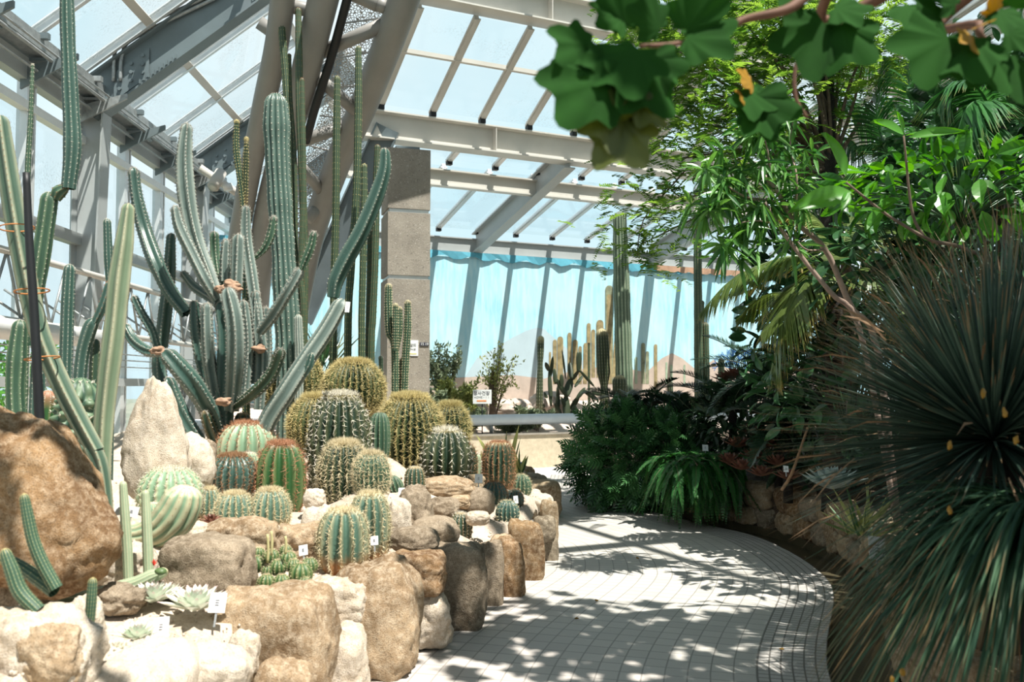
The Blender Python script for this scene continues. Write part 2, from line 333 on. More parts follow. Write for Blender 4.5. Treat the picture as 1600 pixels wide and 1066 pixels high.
pm = {'tan': m_plain('paint_tan', (.42, .33, .17), .8, .3, 9), 'olive': m_plain('paint_olive', (.32, .34, .22), .8, .3, 9), 'pink': m_plain('paint_sand', (.58, .47, .40), .8, .12, 4), 'haze': m_plain('paint_haze', (.50, .62, .68), .8, .06, 2),
      'sage': m_plain('paint_sage', (.40, .50, .36), .8, .2, 7), 'dkblue': m_plain('paint_blue', (.06, .20, .50), .8, .1), 'grey': m_plain('paint_grey_blue', (.34, .48, .54), .8, .1, 5), 'orange': m_plain('bare_board', (.55, .33, .22), .8, .2, 5), 'teal': m_plain('paint_teal', (.12, .42, .55), .8, .15, 3)}
mpaint('painted_mountain', [(720, 600), (745, 560), (800, 528), (822, 517), (838, 512), (850, 514), (868, 530), (905, 560), (960, 590), (960, 640), (720, 640)], pm['haze'], .004)
mpaint('painted_desert', [(660, 594), (720, 590), (800, 586), (850, 592), (900, 578), (960, 572), (1010, 582), (1034, 560), (1050, 552), (1066, 560), (1090, 580), (1115, 562), (1135, 575), (1190, 583), (1330, 580), (1330, 690), (660, 690)], pm['pink'], .008)
def blade(x0, x1, yt, yb, lean=0):                        # rounded painted column
    w = (x1 - x0) / 2; cx = (x0 + x1) / 2; pts = []
    for a in np.linspace(math.pi, 0, 9): pts.append((cx + lean + w * math.cos(a), yt + w - w * math.sin(a)))
    return pts + [(x1, yb), (x0, yb)]
for (a, b_, c, d, mt, ln) in ((946, 958, 446, 600, 'olive', 0), (932, 943, 500, 590, 'tan', 0), (917, 923, 505, 595, 'tan', 0), (924, 930, 515, 590, 'tan', 0), (911, 917, 536, 600, 'tan', 1), (871, 880, 526, 600, 'tan', 0), (887, 893, 520, 605, 'tan', 0), (894, 902, 531, 600, 'tan', 1), (864, 870, 531, 600, 'tan', 0), (904, 909, 541, 600, 'tan', 0), (956, 965, 506, 590, 'tan', 6), (1002, 1008, 536, 600, 'olive', 0), (1009, 1014, 549, 600, 'olive', 0), (1022, 1027, 538, 605, 'tan', 0), (992, 996, 558, 600, 'sage', 0), (858, 861, 550, 600, 'tan', 0), (1040, 1043, 566, 600, 'sage', 0), (1047, 1051, 570, 600, 'sage', 0), (1068, 1071, 570, 600, 'sage', 0), (948, 956, 460, 600, 'tan', 0)):
    mpaint('painted_cactus', blade(a, b_, c, d, ln), pm[mt], .012 + (a % 7) * .0006)
# blue branching painted tree
def pline(mb, x0, y0, x1, y1, w):
    a = np.arctan2(y1 - y0, x1 - x0); dx, dy = -math.sin(a) * w / 2, math.cos(a) * w / 2; pts = []
    for (px, py) in ((x0 + dx, y0 + dy), (x1 + dx, y1 + dy), (x1 - dx, y1 - dy), (x0 - dx, y0 - dy)):
        q = P(px, py, 1.0) - A(0, 0, CAM_H); k = np.dot(O_ + N_ * .014 - A(0, 0, CAM_H), N_) / np.dot(q, N_); pts.append(A(0, 0, CAM_H) + q * k)
    mb.add(pts, [[0, 1, 2, 3]])
mb = MB(); rr = random.Random(3)
def br_(x, y, a, l, w, n):
    x1, y1 = x + l * math.cos(a), y - l * math.sin(a); pline(mb, x, y, x1, y1, w)
    if n:
        for da in (-.55, .5): br_(x1, y1, a + da + rr.uniform(-.2, .2), l * .8, w * .8, n - 1)
for x0, a0 in ((1150, 2.3), (1158, 1.9), (1166, 1.6), (1176, 1.3), (1186, .9)): br_(x0, 585, a0, 13, 2.4, 4)
mb.build('painted_tree', pm['dkblue'], wall_b, smooth=False)
# peeling strip along the top of the mural
mb = MB(); ux = np.linspace(-5.4, 13.9, 120); V = []; 
for i, u in enumerate(ux): V += [R(u, .05, 4.04), R(u, .05 + .02 * math.sin(i), 3.93 - .05 * math.sin(i * 1.7) - .03 * rr.random())]
i = np.arange(len(ux) - 1) * 2; mb.add(V, np.stack([i, i + 1, i + 3, i + 2], -1)); mb.build('peeling_strip', pm['teal'], wall_b, smooth=False)
mb = MB(); V = []; ux = np.linspace(4.3, 7.2, 30)
for i, u in enumerate(ux): V += [R(u, .075, 4.04), R(u, .075, 3.90 + .03 * (i % 3 == 0))]
i = np.arange(len(ux) - 1) * 2; mb.add(V, np.stack([i, i + 1, i + 3, i + 2], -1)); mb.build('bare_batten', pm['orange'], wall_b, smooth=False)
# ---- rear roof
UL, UR = -3.5, 14.0
zr = lambda v: 4.03 + .237 * v                             # underside of the lower rafters
zg1 = lambda v: zr(v) + .46
zg2 = lambda v: 5.50 + .49 * (v - 3.77)
zg3 = lambda v: zg2(5.63) + .42 + .22 * (v - 5.63)
roof = thing('ceiling', R(0, 4, 4.0), 'glazed steel roof over the path and mural bed', 'roof', kind='structure')
def beamI(name, p0, p1, h, wf, mat, up=Z, stiff=0):
    mb = MB(); ibeam(mb, p0, p1, h, wf, up)
    if stiff:
        d = nrm(p1 - p0); L = np.linalg.norm(p1 - p0); k = int(L / stiff); s = nrm(np.cross(d, up)); u = np.cross(s, d)
        for i in range(k):
            c = p0 + d * (i + .5) * stiff; mb.add(*box8(c - d * .006, c + d * .006, up, h - .04, wf * .94))
    return mb.build(name, mat, roof, smooth=False)
beamI('eaves_beam', R(UL, -.03, 4.18), R(UR, -.03, 4.18), .30, .12, M['steel'])
beamI('purlin', R(UL, 2.6, zr(2.6) + .20), R(UR, 2.6, zr(2.6) + .20), .28, .16, M['steel_warm'])
beamI('main_beam', R(UL, 3.77, 5.24), R(UR, 3.77, 5.24), .42, .30, M['steel_warm'], stiff=4.25)
beamI('main_beam', R(UL, 5.63, zg2(5.63) + .22), R(UR, 5.63, zg2(5.63) + .22), .40, .30, M['steel_warm'], stiff=4.25)
raf = [-4.25 + 4.25, 4.25, 8.5, 12.75]
for u in raf:
    mb = MB(); ibeam(mb, R(u, 0, zr(0) + .21), R(u, 3.77, zr(3.77) + .21), .40, .20); mb.build('rafter', M['steel'], roof, smooth=False)
    mb = MB(); ibeam(mb, R(u + 1.3, 3.77, zg2(3.77) - .12), R(u + 1.3, 5.63, zg2(5.63) - .12), .26, .18); mb.build('rafter', M['steel_warm'], roof, smooth=False)
    mb = MB(); ibeam(mb, R(u + 1.3, 5.63, zg3(5.63) - .2), R(u + 1.3, 21, zg3(21) - .2), .36, .2); mb.build('rafter', M['steel_warm'], roof, smooth=False)
for v in (8.3, 11.0, 13.7, 16.4, 19.1): beamI('purlin', R(UL, v, zg3(v) - .15), R(UR, v, zg3(v) - .15), .22, .14, M['steel_warm'])
def glazing(u0, u1, step, v0, v1, zf, trans, mat=M['alu'], w=.07, h=.09, clip=None):
    us = np.arange(u0, u1 + .01, step)
    for u in us:
        mb = MB(); bar(mb, R(u, v0, zf(v0)), R(u, v1, zf(v1)), h, w); bar(mb, R(u, v0, zf(v0)), R(u, v1, zf(v1)), .02, w * 1.7, off=-h * .2)
        if clip: cbox(mb, R(u, v0 + .03, zf(v0) - .03), (.09, .09, .10), 1, math.atan2(W_[1], W_[0]))
        mb.build('glazing_bar', [mat, M['rubber']], roof, smooth=False)
    for v in trans:
        mb = MB(); bar(mb, R(u0, v, zf(v) - .01), R(u1, v, zf(v) - .01), .06, .07); mb.build('transom', M['steel_warm'], roof, smooth=False)
    vs = [v0] + list(trans) + [v1]
    for a, b2 in zip(vs[:-1], vs[1:]):
        for u in us[:-1]:
            mb = MB(); quad(mb, R(u + .02, a, zf(a) + .01), R(u + step - .02, a, zf(a) + .01), R(u + step - .02, b2, zf(b2) + .01), R(u + .02, b2, zf(b2) + .01)); mb.build('glass_pane', M['glass'], roof, smooth=False)
glazing(UL + .1, UR - .2, .85, .02, 2.5, zg1, [2.3], clip=True)
glazing(UL + .1, UR - .2, .85, 2.7, 3.75, zg1, [], clip=True)
glazing(UL + .25, UR - .2, .82, 3.85, 5.55, zg2, [4.85], M['steel_warm'], clip=True)
glazing(UL + .1, UR - .2, 1.7, 5.75, 13.7, zg3, [8.3, 11.0], M['steel_warm'])
glazing(UL + .1, UR - .2, 1.7, 13.7, 21, zg3, [16.4, 19.1], M['steel_warm'])

# ---- left wall and its roof
XL = lambda y: -5.0 - .036 * (y - 10)
def Lw(y, dx=0.0, z=0.0): return A(XL(y) + dx, y, z)
EZ = 4.6
SL = .74
wl = thing('wall_left', Lw(9), 'glazed left wall of tall steel-framed windows', 'wall', kind='structure')
mb = MB(); slab(mb, [Lw(1, 0, -.1), Lw(17, 0, -.1), Lw(17, 0, .55), Lw(1, 0, .55)], A(-1, 0, 0), .2); mb.build('sill_wall', m_plain('sill_render', (.55, .54, .50), .8, .1), wl, smooth=False)
mb = MB(); bar(mb, Lw(1, .06, EZ - .05), Lw(17, .06, EZ - .05), .22, .12); mb.build('eaves_beam', M['steel'], wl, smooth=False)
mb = MB(); bar(mb, Lw(1, .02, 3.05), Lw(17, .02, 3.05), .13, .12); mb.build('mid_rail', M['steel'], wl, smooth=False)
mb = MB(); bar(mb, Lw(1, .05, 1.42), Lw(17, .05, 1.42), .10, .12); mb.build('low_rail', M['steel'], wl, smooth=False)
mb = MB(); bar(mb, Lw(1, .05, 4.20), Lw(17, .05, 4.20), .09, .1); mb.build('head_rail', M['white'], wl, smooth=False)
cols = [2.8, 6.5, 10.2, 14.0]
ys = []
for a, b2 in zip(cols, cols[1:] + [17.5]):
    for k in (1, 2): ys.append(a + (b2 - a) * k / 3)
for y in ys:
    mb = MB(); bar(mb, Lw(y, .02, .5), Lw(y, .02, EZ), .11, .11, up=A(0, 1, 0)); bar(mb, Lw(y + .09, .06, .5), Lw(y + .09, .06, EZ), .03, .05, up=A(0, 1, 0)); mb.build('mullion', M['alu'], wl, smooth=False)
for y in cols:
    mb = MB()
    V = [Lw(y, .02, 0), Lw(y, .20, 0), Lw(y, .32, EZ - .1), Lw(y, .02, EZ + .2)]
    slab(mb, V, A(0, 1, 0), .02); bar(mb, Lw(y, .21, 0), Lw(y, .33, EZ - .1), .02, .22, up=A(1, 0, 0)); bar(mb, Lw(y, .0, 0), Lw(y, .0, EZ), .02, .22, up=A(1, 0, 0)); mb.build('column', M['steel'], wl, smooth=False)
edges = sorted(ys + cols)
for a, b2 in zip(edges, edges[1:] + [17]):
    for z0, z1 in ((.55, 1.42), (1.42, 3.05), (3.05, 4.2)):
        mb = MB(); quad(mb, Lw(a, .0, z0), Lw(b2, .0, z0), Lw(b2, .0, z1), Lw(a, .0, z1)); mb.build('glass_pane', M['glass'], wl, smooth=False)
# horizontal lattice girder in front of the windows
for (zt, dx) in ((2.55, .55), (1.95, .55)):
    mb = MB(); tube(mb, [Lw(2, dx, zt), Lw(16.5, dx, zt)], .035, 8); mb.build('girder_chord', M['steel_warm'], wl)
for k in range(26):
    y = 2.2 + k * .55; mb = MB(); tube(mb, [Lw(y, .55, 2.55), Lw(y + .27, .55, 1.95)], .014, 6); tube(mb, [Lw(y + .27, .55, 1.95), Lw(y + .55, .55, 2.55)], .014, 6); tube(mb, [Lw(y + .27, .55, 2.0), Lw(y + .27, .1, 2.3)], .012, 6); mb.build('girder_brace', M['zinc'], wl)
for zt in (1.75, 1.68, 1.60):
    mb = MB(); tube(mb, [Lw(2, .4, zt), Lw(16.5, .4, zt)], .008, 6); mb.build('wire', M['zinc'], wl)
mb = MB(); tube(mb, [Lw(2, .75, 1.85), Lw(9.3, .75, 1.85)], .09, 14); mb.build('heating_pipe', M['white'], wl)
# eaves gutter tray, brackets and clutter
rl = thing('ceiling_left', Lw(10, .5, EZ), 'steep glazed roof slope above the left wall', 'roof', kind='structure')
mb = MB(); bar(mb, Lw(1, .16, EZ + .12), Lw(17, .16, EZ + .12), .05, .30); bar(mb, Lw(1, .30, EZ + .18), Lw(17, .30, EZ + .18), .12, .015); bar(mb, Lw(1, .03, EZ + .2), Lw(17, .03, EZ + .2), .16, .02); mb.build('gutter', M['zinc'], rl, smooth=False)
for k in range(12):
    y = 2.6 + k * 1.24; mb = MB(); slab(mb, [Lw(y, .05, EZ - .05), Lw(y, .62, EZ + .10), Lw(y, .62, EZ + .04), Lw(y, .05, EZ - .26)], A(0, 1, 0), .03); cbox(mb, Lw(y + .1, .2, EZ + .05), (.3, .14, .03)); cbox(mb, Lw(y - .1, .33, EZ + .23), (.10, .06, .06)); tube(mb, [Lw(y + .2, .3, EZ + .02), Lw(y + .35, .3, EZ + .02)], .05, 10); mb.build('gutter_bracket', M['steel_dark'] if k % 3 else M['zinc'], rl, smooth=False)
for dx, dz, r in ((.36, .02, .02), (.42, .06, .012), (.22, -.08, .015)):
    mb = MB(); tube(mb, [Lw(1, dx, EZ + dz), Lw(17, dx, EZ + dz)], r, 6); mb.build('conduit', M['zinc'], rl)
XT = 2.1
zl = lambda dx: EZ + .30 + SL * dx
nrl = nrm(A(-SL, 0, 1))
for y in cols + [17.6]:
    mb = MB(); ibeam(mb, Lw(y, .1, zl(.1) - .36), Lw(y, 2.6, zl(2.6) - .36), .46, .20, up=nrl)
    for dx0 in (.42, 2.0):
        slab(mb, [Lw(y - .02, dx0 + a, zl(dx0 + a) - .36 + bb) for a, bb in ((0, -.2), (.40, -.2), (.40, .13), (0, .13))], A(0, -1, 0), .012)
        for i in range(3):
            for j in range(3):
                c = Lw(y - .035, dx0 + .07 + .13 * i, zl(dx0 + .07 + .13 * i) - .47 + .1 * j); tube(mb, [c, c + A(0, -.02, 0)], .022, 8)
    for j in range(9): cbox(mb, Lw(y - .1, .75 + j * .05, zl(.75 + j * .05) - .60), (.02, .03, .05))
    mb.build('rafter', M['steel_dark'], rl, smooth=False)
y0 = 1.9
ybars = []
for a, b2 in zip([-.7] + cols, cols + [17.6]):
    for k in (.04, 1 / 3, 2 / 3, .96): ybars.append(a + (b2 - a) * k)
for y in ybars:
    mb = MB(); bar(mb, Lw(y, .05, zl(.05)), Lw(y, XT + .4, zl(XT + .4)), .10, .05, up=nrl); bar(mb, Lw(y + .06, .05, zl(.05) + .01), Lw(y + .06, XT + .4, zl(XT + .4) + .01), .06, .03, up=nrl); bar(mb, Lw(y + .02, .05, zl(.05)), Lw(y + .02, XT + .4, zl(XT + .4)), .015, .16, up=nrl, off=.03); mb.build('glazing_bar', M['alu'], rl, smooth=False)
for dx in (.86, XT - .1):
    mb = MB(); bar(mb, Lw(-.5, dx, zl(dx) - .02), Lw(17.5, dx, zl(dx) - .02), .05, .10, up=nrl); mb.build('transom', M['steel_warm'], rl, smooth=False)
for a, b2 in zip(ybars, ybars[1:]):
    if b2 - a < .4: continue
    for d0, d1 in ((.08, .86), (.86, XT - .1)):
        mb = MB(); quad(mb, Lw(a + .03, d0, zl(d0)), Lw(b2 - .03, d0, zl(d0)), Lw(b2 - .03, d1, zl(d1)), Lw(a + .03, d1, zl(d1))); mb.build('glass_pane', M['glass'], rl, smooth=False)
mb = MB(); tube(mb, [Lw(10.15, .42, EZ + .28), Lw(10.15, .44, EZ + .65), Lw(10.15, .60, EZ + .86), Lw(10.15, 1.6, zl(1.6) - .15), Lw(10.15, 2.4, zl(2.4) - .15)], .022, 8, 24); tube(mb, [Lw(10.15, .50, EZ + .28), Lw(10.15, .52, EZ + .60), Lw(10.15, .68, EZ + .80), Lw(10.15, 1.6, zl(1.6) - .22)], .022, 8, 24); mb.build('conduit', M['zinc'], rl)

# ---- tubular truss
tr = thing('roof_truss', P(450, 600, 13), 'leaning grey tubular steel truss with a perforated mesh panel', 'truss', kind='structure')
cA = [P(447, -60, 9.0), P(434, 60, 9.6), P(412, 165, 10.3), P(385, 300, 11.2), P(366, 420, 12), P(352, 580, 12.6)]
cB = [P(520, -60, 9.0), P(490, 60, 9.6), P(468, 150, 10.2), P(438, 250, 10.9), P(410, 380, 11.8), P(395, 580, 12.6)]
cC = [P(650, -60, 9.0), P(617, 40, 9.5), P(570, 160, 10.5), P(522, 270, 11.4), P(480, 400, 12.2), P(445, 600, 13)]
for c, r in ((cA, .13), (cB, .16), (cC, .165)):
    mb = MB(); tube(mb, c, r, 20, 40); mb.build('truss_tube', M['truss'], tr)
for a, b2 in (((502, 82, 9.8), (600, 38, 9.5)), ((495, 120, 10), (555, 172, 10.5)), ((462, 225, 10.7), (540, 196, 10.8)), ((465, 255, 10.9), (505, 302, 11.6)), ((585, 5, 9.3), (610, 14, 9.4)), ((480, 345, 11.6), (500, 320, 11.7)), ((505, -30, 9.3), (590, 8, 9.3)), ((430, 5, 9.4), (505, 20, 9.4)), ((405, 35, 9.7), (440, 60, 9.8))):
    mb = MB(); tube(mb, [P(*a), P(*b2)], .075, 14); mb.build('truss_brace', M['truss'], tr)
def m_mesh():
    m, t, b = newmat('expanded_metal'); o = t.nodes['Material Output']
    w1 = N(t, 'ShaderNodeTexVoronoi', feature='DISTANCE_TO_EDGE', Scale=34.0); t.links.new(wpos(t), w1.inputs['Vector'])
    r_ = ramp(t, w1.outputs['Distance'], (.10, 1), (.14, 0)); tp = N(t, 'ShaderNodeBsdfTransparent'); mx = N(t, 'ShaderNodeMixShader'); t.links.new(r_, mx.inputs[0]); t.links.new(tp.outputs[0], mx.inputs[1]); t.links.new(b.outputs[0], mx.inputs[2])
    b.inputs['Base Color'].default_value = (.40, .41, .40, 1); b.inputs['Metallic'].default_value = .4; b.inputs['Roughness'].default_value = .5; t.links.new(mx.outputs[0], o.inputs[0]); return m
mb = MB(); n = 20; a = catmull([q + A(.15, .5, 0) for q in cB], n); c = catmull([q + A(0, .5, 0) for q in cC], n); V = np.stack([a, c], 1).reshape(-1, 3); i = np.arange(n - 1) * 2; mb.add(V, np.stack([i, i + 1, i + 3, i + 2], -1)); mb.build('mesh_panel', m_mesh(), tr, smooth=False)
mb = MB()
for k in range(10):
    f = k / 9.5; a1 = a[int(f * 19)]; c1 = c[int(f * 19)]; tube(mb, [a1, c1], .012, 6)
mb.build('mesh_rail', M['zinc'], tr)
mb = MB(); tube(mb, [P(553, -40, 9.0), P(519, 85, 9.7), P(492, 170, 10.2), P(478, 222, 10.5)], .048, 12, 16); tag(mb.build('drain_hose', M['rubber']), 'black hose strapped along the tubular truss', 'hose')
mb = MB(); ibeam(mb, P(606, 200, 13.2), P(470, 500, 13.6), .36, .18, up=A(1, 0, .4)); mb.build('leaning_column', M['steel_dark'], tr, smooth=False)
# spot lamp at the eaves
sp = thing('spot_lamp', P(338, 285, 11.5), 'small grey spotlight on a pipe under the roof edge', 'lamp')
mb = MB(); tube(mb, [P(312, 262, 11.5), P(385, 312, 11.8)], .05, 10); mb.build('mounting_pipe', M['steel_warm'], sp)
mb = MB(); tube(mb, [P(345, 270, 11.4), P(333, 292, 11.2)], .075, 14); lh_ = mb.build('lamp_housing', M['steel_warm'], sp); mb = MB(); tube(mb, [P(334.5, 289, 11.25), P(332.5, 293, 11.19)], .06, 14); mb.build('lens', M['glass'], lh_)
mb = MB(); tube(mb, [P(355, 288, 11.4), P(357, 297, 11.4)], .06, 14); mb.build('junction_box', M['white'], sp)

# ---- concrete pillar
def m_conc():
    m, t, b = newmat('washed_concrete'); n = noiz(t, 4, 6); v = N(t, 'ShaderNodeTexVoronoi', Scale=26.0); t.links.new(wpos(t), v.inputs['Vector'])
    col = mixc(t, ramp(t, n, (.3, 0), (.7, 1)), (.24, .21, .175), (.34, .30, .25)); col = mixc(t, ramp(t, noiz(t, 45, 4, .7), (.60, 0), (.66, .85)), col, (.10, .09, .08)); col = mixc(t, ramp(t, noiz(t, 60, 2), (.62, 0), (.7, .5)), col, (.7, .66, .6))
    t.links.new(col, b.inputs['Base Color']); b.inputs['Roughness'].default_value = .9; bump(t, b, noiz(t, 45, 4, .7), .6, .01); return m
M['conc'] = m_conc()
pil = thing('concrete_pillar', P(640, 600, 12.6) * A(1, 1, 0), 'square rough concrete pillar with two steel-lined joints', 'pillar', kind='structure')
pcx = P(632, 600, 12.75); pcx[2] = 0; rot = .30; ph = .60
for (ya, yb, nm, mt, sc) in ((232, 326, 'pillar_block', M['conc'], 1), (332, 430, 'pillar_block', M['conc'], 1), (436, 700, 'pillar_block', M['conc'], 1), (325, 333, 'joint_band', M['alu'], .93), (429, 437, 'joint_band', M['alu'], .93)):
    z1 = P(640, ya, 12.45)[2]; z0 = P(640, yb, 12.45)[2]; mb = MB(); cbox(mb, pcx + A(0, 0, (z0 + z1) / 2), (ph * sc, ph * sc, z1 - z0), rot=rot); mb.build(nm, mt, pil, smooth=False)
mb = MB(); cbox(mb, pcx + A(0, 0, P(640, 228, 12.45)[2]), (.34, .34, .06), rot=rot); mb.build('pillar_cap', M['steel_dark'], pil, smooth=False)
def board(name, c, w, h, nrmv, mat, label, cat, lines, parent=None, stake=None):
    x = nrm(np.cross(Z, nrmv)); o0 = thing(name, c if stake is None else stake, label, cat)
    mb = MB(); slab(mb, [c - x * w / 2 - Z * h / 2, c + x * w / 2 - Z * h / 2, c + x * w / 2 + Z * h / 2, c - x * w / 2 + Z * h / 2], nrmv, .008); bo_ = mb.build('board', mat, o0, smooth=False)
    for (txt, dx, dz, s, ink) in lines:
        if txt == '#':
            mb = MB(); cc = c + x * dx + Z * dz + nrmv * .009; slab(mb, [cc - x * s[0] / 2 - Z * s[1] / 2, cc + x * s[0] / 2 - Z * s[1] / 2, cc + x * s[0] / 2 + Z * s[1] / 2, cc - x * s[0] / 2 + Z * s[1] / 2], nrmv, .002); mb.build('printed_bar', ink, bo_, smooth=False); continue
        cu = bpy.data.curves.new('lettering', 'FONT'); cu.body = txt; cu.size = s; cu.align_x = 'CENTER'; cu.align_y = 'CENTER'; cu.extrude = .001
        ob = bpy.data.objects.new('lettering_source', cu); COL.objects.link(ob); dg = bpy.context.evaluated_depsgraph_get(); me = bpy.data.meshes.new_from_object(ob.evaluated_get(dg)); bpy.data.objects.remove(ob)
        ob = bpy.data.objects.new('lettering', me); COL.objects.link(ob); me.materials.clear(); me.materials.append(ink); ob.parent = bo_
        from mathutils import Matrix
        cc = c + x * dx + Z * dz + nrmv * .011 - WL[o0.name]; up = Z; ob.matrix_local = Matrix(((x[0], up[0], nrmv[0], cc[0]), (x[1], up[1], nrmv[1], cc[1]), (x[2], up[2], nrmv[2], cc[2]), (0, 0, 0, 1)))
    return o0
cn = A(math.sin(rot), -math.cos(rot), 0)
cface = lambda px, py: (lambda q, c0: A(0, 0, CAM_H) + q * (np.dot(c0 - A(0, 0, CAM_H), cn) / np.dot(q, cn)))(P(px, py, 1.) - A(0, 0, CAM_H), pcx + cn * (ph / 2 + .004))
board('notice', cface(645, 544), .15, .22, cn, M['white'], 'white printed notice on the concrete pillar', 'notice', [('앉지', 0, .035, .05, M['ink']), ('마시오', 0, -.02, .03, M['ink']), ('#', 0, -.08, (.1, .01), M['yellow_ink'])])
board('plaque', cface(663, 538), .13, .05, cn, M['ink'], 'small dark plaque beside the white notice', 'plaque', [('15 19', 0, 0, .05, M['white'])])

# ---- mural bed: planter wall, rail, rockery
M['planter'] = m_plain('sandy_render', (.62, .52, .38), .9, .12, 14, bmp=.5)
M['sand'] = m_stone('gravel_soil', (.42, .33, .25), (.62, .52, .42), (.72, .64, .55), 5)
pw = thing('planter_wall', R(2, 3.1, 0), 'low sandy concrete planter wall under the mural', 'planter')
mb = MB(); slab(mb, [R(-6, 3.0, -.02), R(12, 3.0, -.02), R(12, 3.0, .55), R(-6, 3.0, .55)], N_, .12); mb.build('wall_panel', M['planter'], pw, smooth=False)
mb = MB(); slab(mb, [R(-6, 2.96, .55), R(12, 2.96, .55), R(12, 3.15, .55), R(-6, 3.15, .55)], Z, .03); mb.build('coping', M['conc'], pw, smooth=False)
dp = R(2.15, 3.125, 0); 
q = P(892, 719, 1.) - A(0, 0, CAM_H); k = np.dot(R(0, 3.13) - A(0, 0, CAM_H), N_) / np.dot(q, N_); hc = A(0, 0, CAM_H) + q * k
mb = MB(); tube(mb, [hc - N_ * .1, hc + N_ * .01], .085, 20); mb.build('drain_hole', M['rubber'], pw)
pr = thing('pipe_rail', R(0, 2.85, .6), 'thick pale blue horizontal pipe along the planter wall', 'pipe')
mb = MB(); tube(mb, [R(-6, 2.9, .80), R(12, 2.9, .80)], .09, 18); mb.build('pipe', m_plain('pale_blue_pipe', (.80, .86, .92), .35, .04), pr)
for u in (-4, -1, 2, 5, 8): 
    mb = MB(); tube(mb, [R(u, 2.9, .56), R(u, 2.9, .74)], .03, 8); mb.build('pipe_support', M['zinc'], pr)
def hnoise(p, s, a): return a * noise.fractal(Vector((p[0] * s, p[1] * s, p[2] * s if len(p) > 2 else 0)), .9, 2.1, 4)
nu, nv = 120, 30; V = []
for j in range(nv + 1):
    for i in range(nu + 1):
        u = -5.9 + 17.8 * i / nu; v = .02 + 2.95 * j / nv; p = R(u, v); f = 1 - j / nv
        V.append(p + A(0, 0, .50 + .55 * f ** 1.3 + .10 * noise.fractal(Vector((u * 1.3, v * 1.3, 0)), 1, 2, 4) * min(1, 4 * (1 - f))))
i = np.arange(nv)[:, None] * (nu + 1); j = np.arange(nu)[None]; F = np.stack([i + j, i + nu + 1 + j, i + nu + 2 + j, i + j + 1], -1).reshape(-1, 4)
M['pinksand'] = m_stone('pink_desert_soil', (.50, .38, .31), (.66, .54, .47), (.72, .62, .56), 4)
tag(MB().add(V, F).build('soil', M['pinksand']), 'pinkish sandy slope of the bed below the mural', 'soil', kind='structure')
# right hand enclosure
wr = thing('wall_right', A(8.6, 9, 0), 'glazed right wall behind the planting', 'wall', kind='structure')
for k in range(14):
    y = -2 + k * 1.7; mb = MB(); bar(mb, A(8.6, y, -.1), A(8.6, y, 6.5), .1, .14, up=A(0, 1, 0)); mb.build('mullion', M['steel_warm'], wr, smooth=False)
for z in (.5, 2.4, 4.4, 6.4):
    mb = MB(); bar(mb, A(8.6, -2, z), A(8.6, 21, z), .14, .12); mb.build('rail', M['steel_warm'], wr, smooth=False)
mb = MB(); slab(mb, [A(8.6, -2, -.1), A(8.6, 21, -.1), A(8.6, 21, .5), A(8.6, -2, .5)], A(1, 0, 0), .2); mb.build('sill_wall', M['conc'], wr, smooth=False)
mb = MB(); quad(mb, A(8.6, -2, .5), A(8.6, 21, .5), A(8.6, 21, 6.4), A(8.6, -2, 6.4)); mb.build('glass_pane', M['glass'], wr, smooth=False)
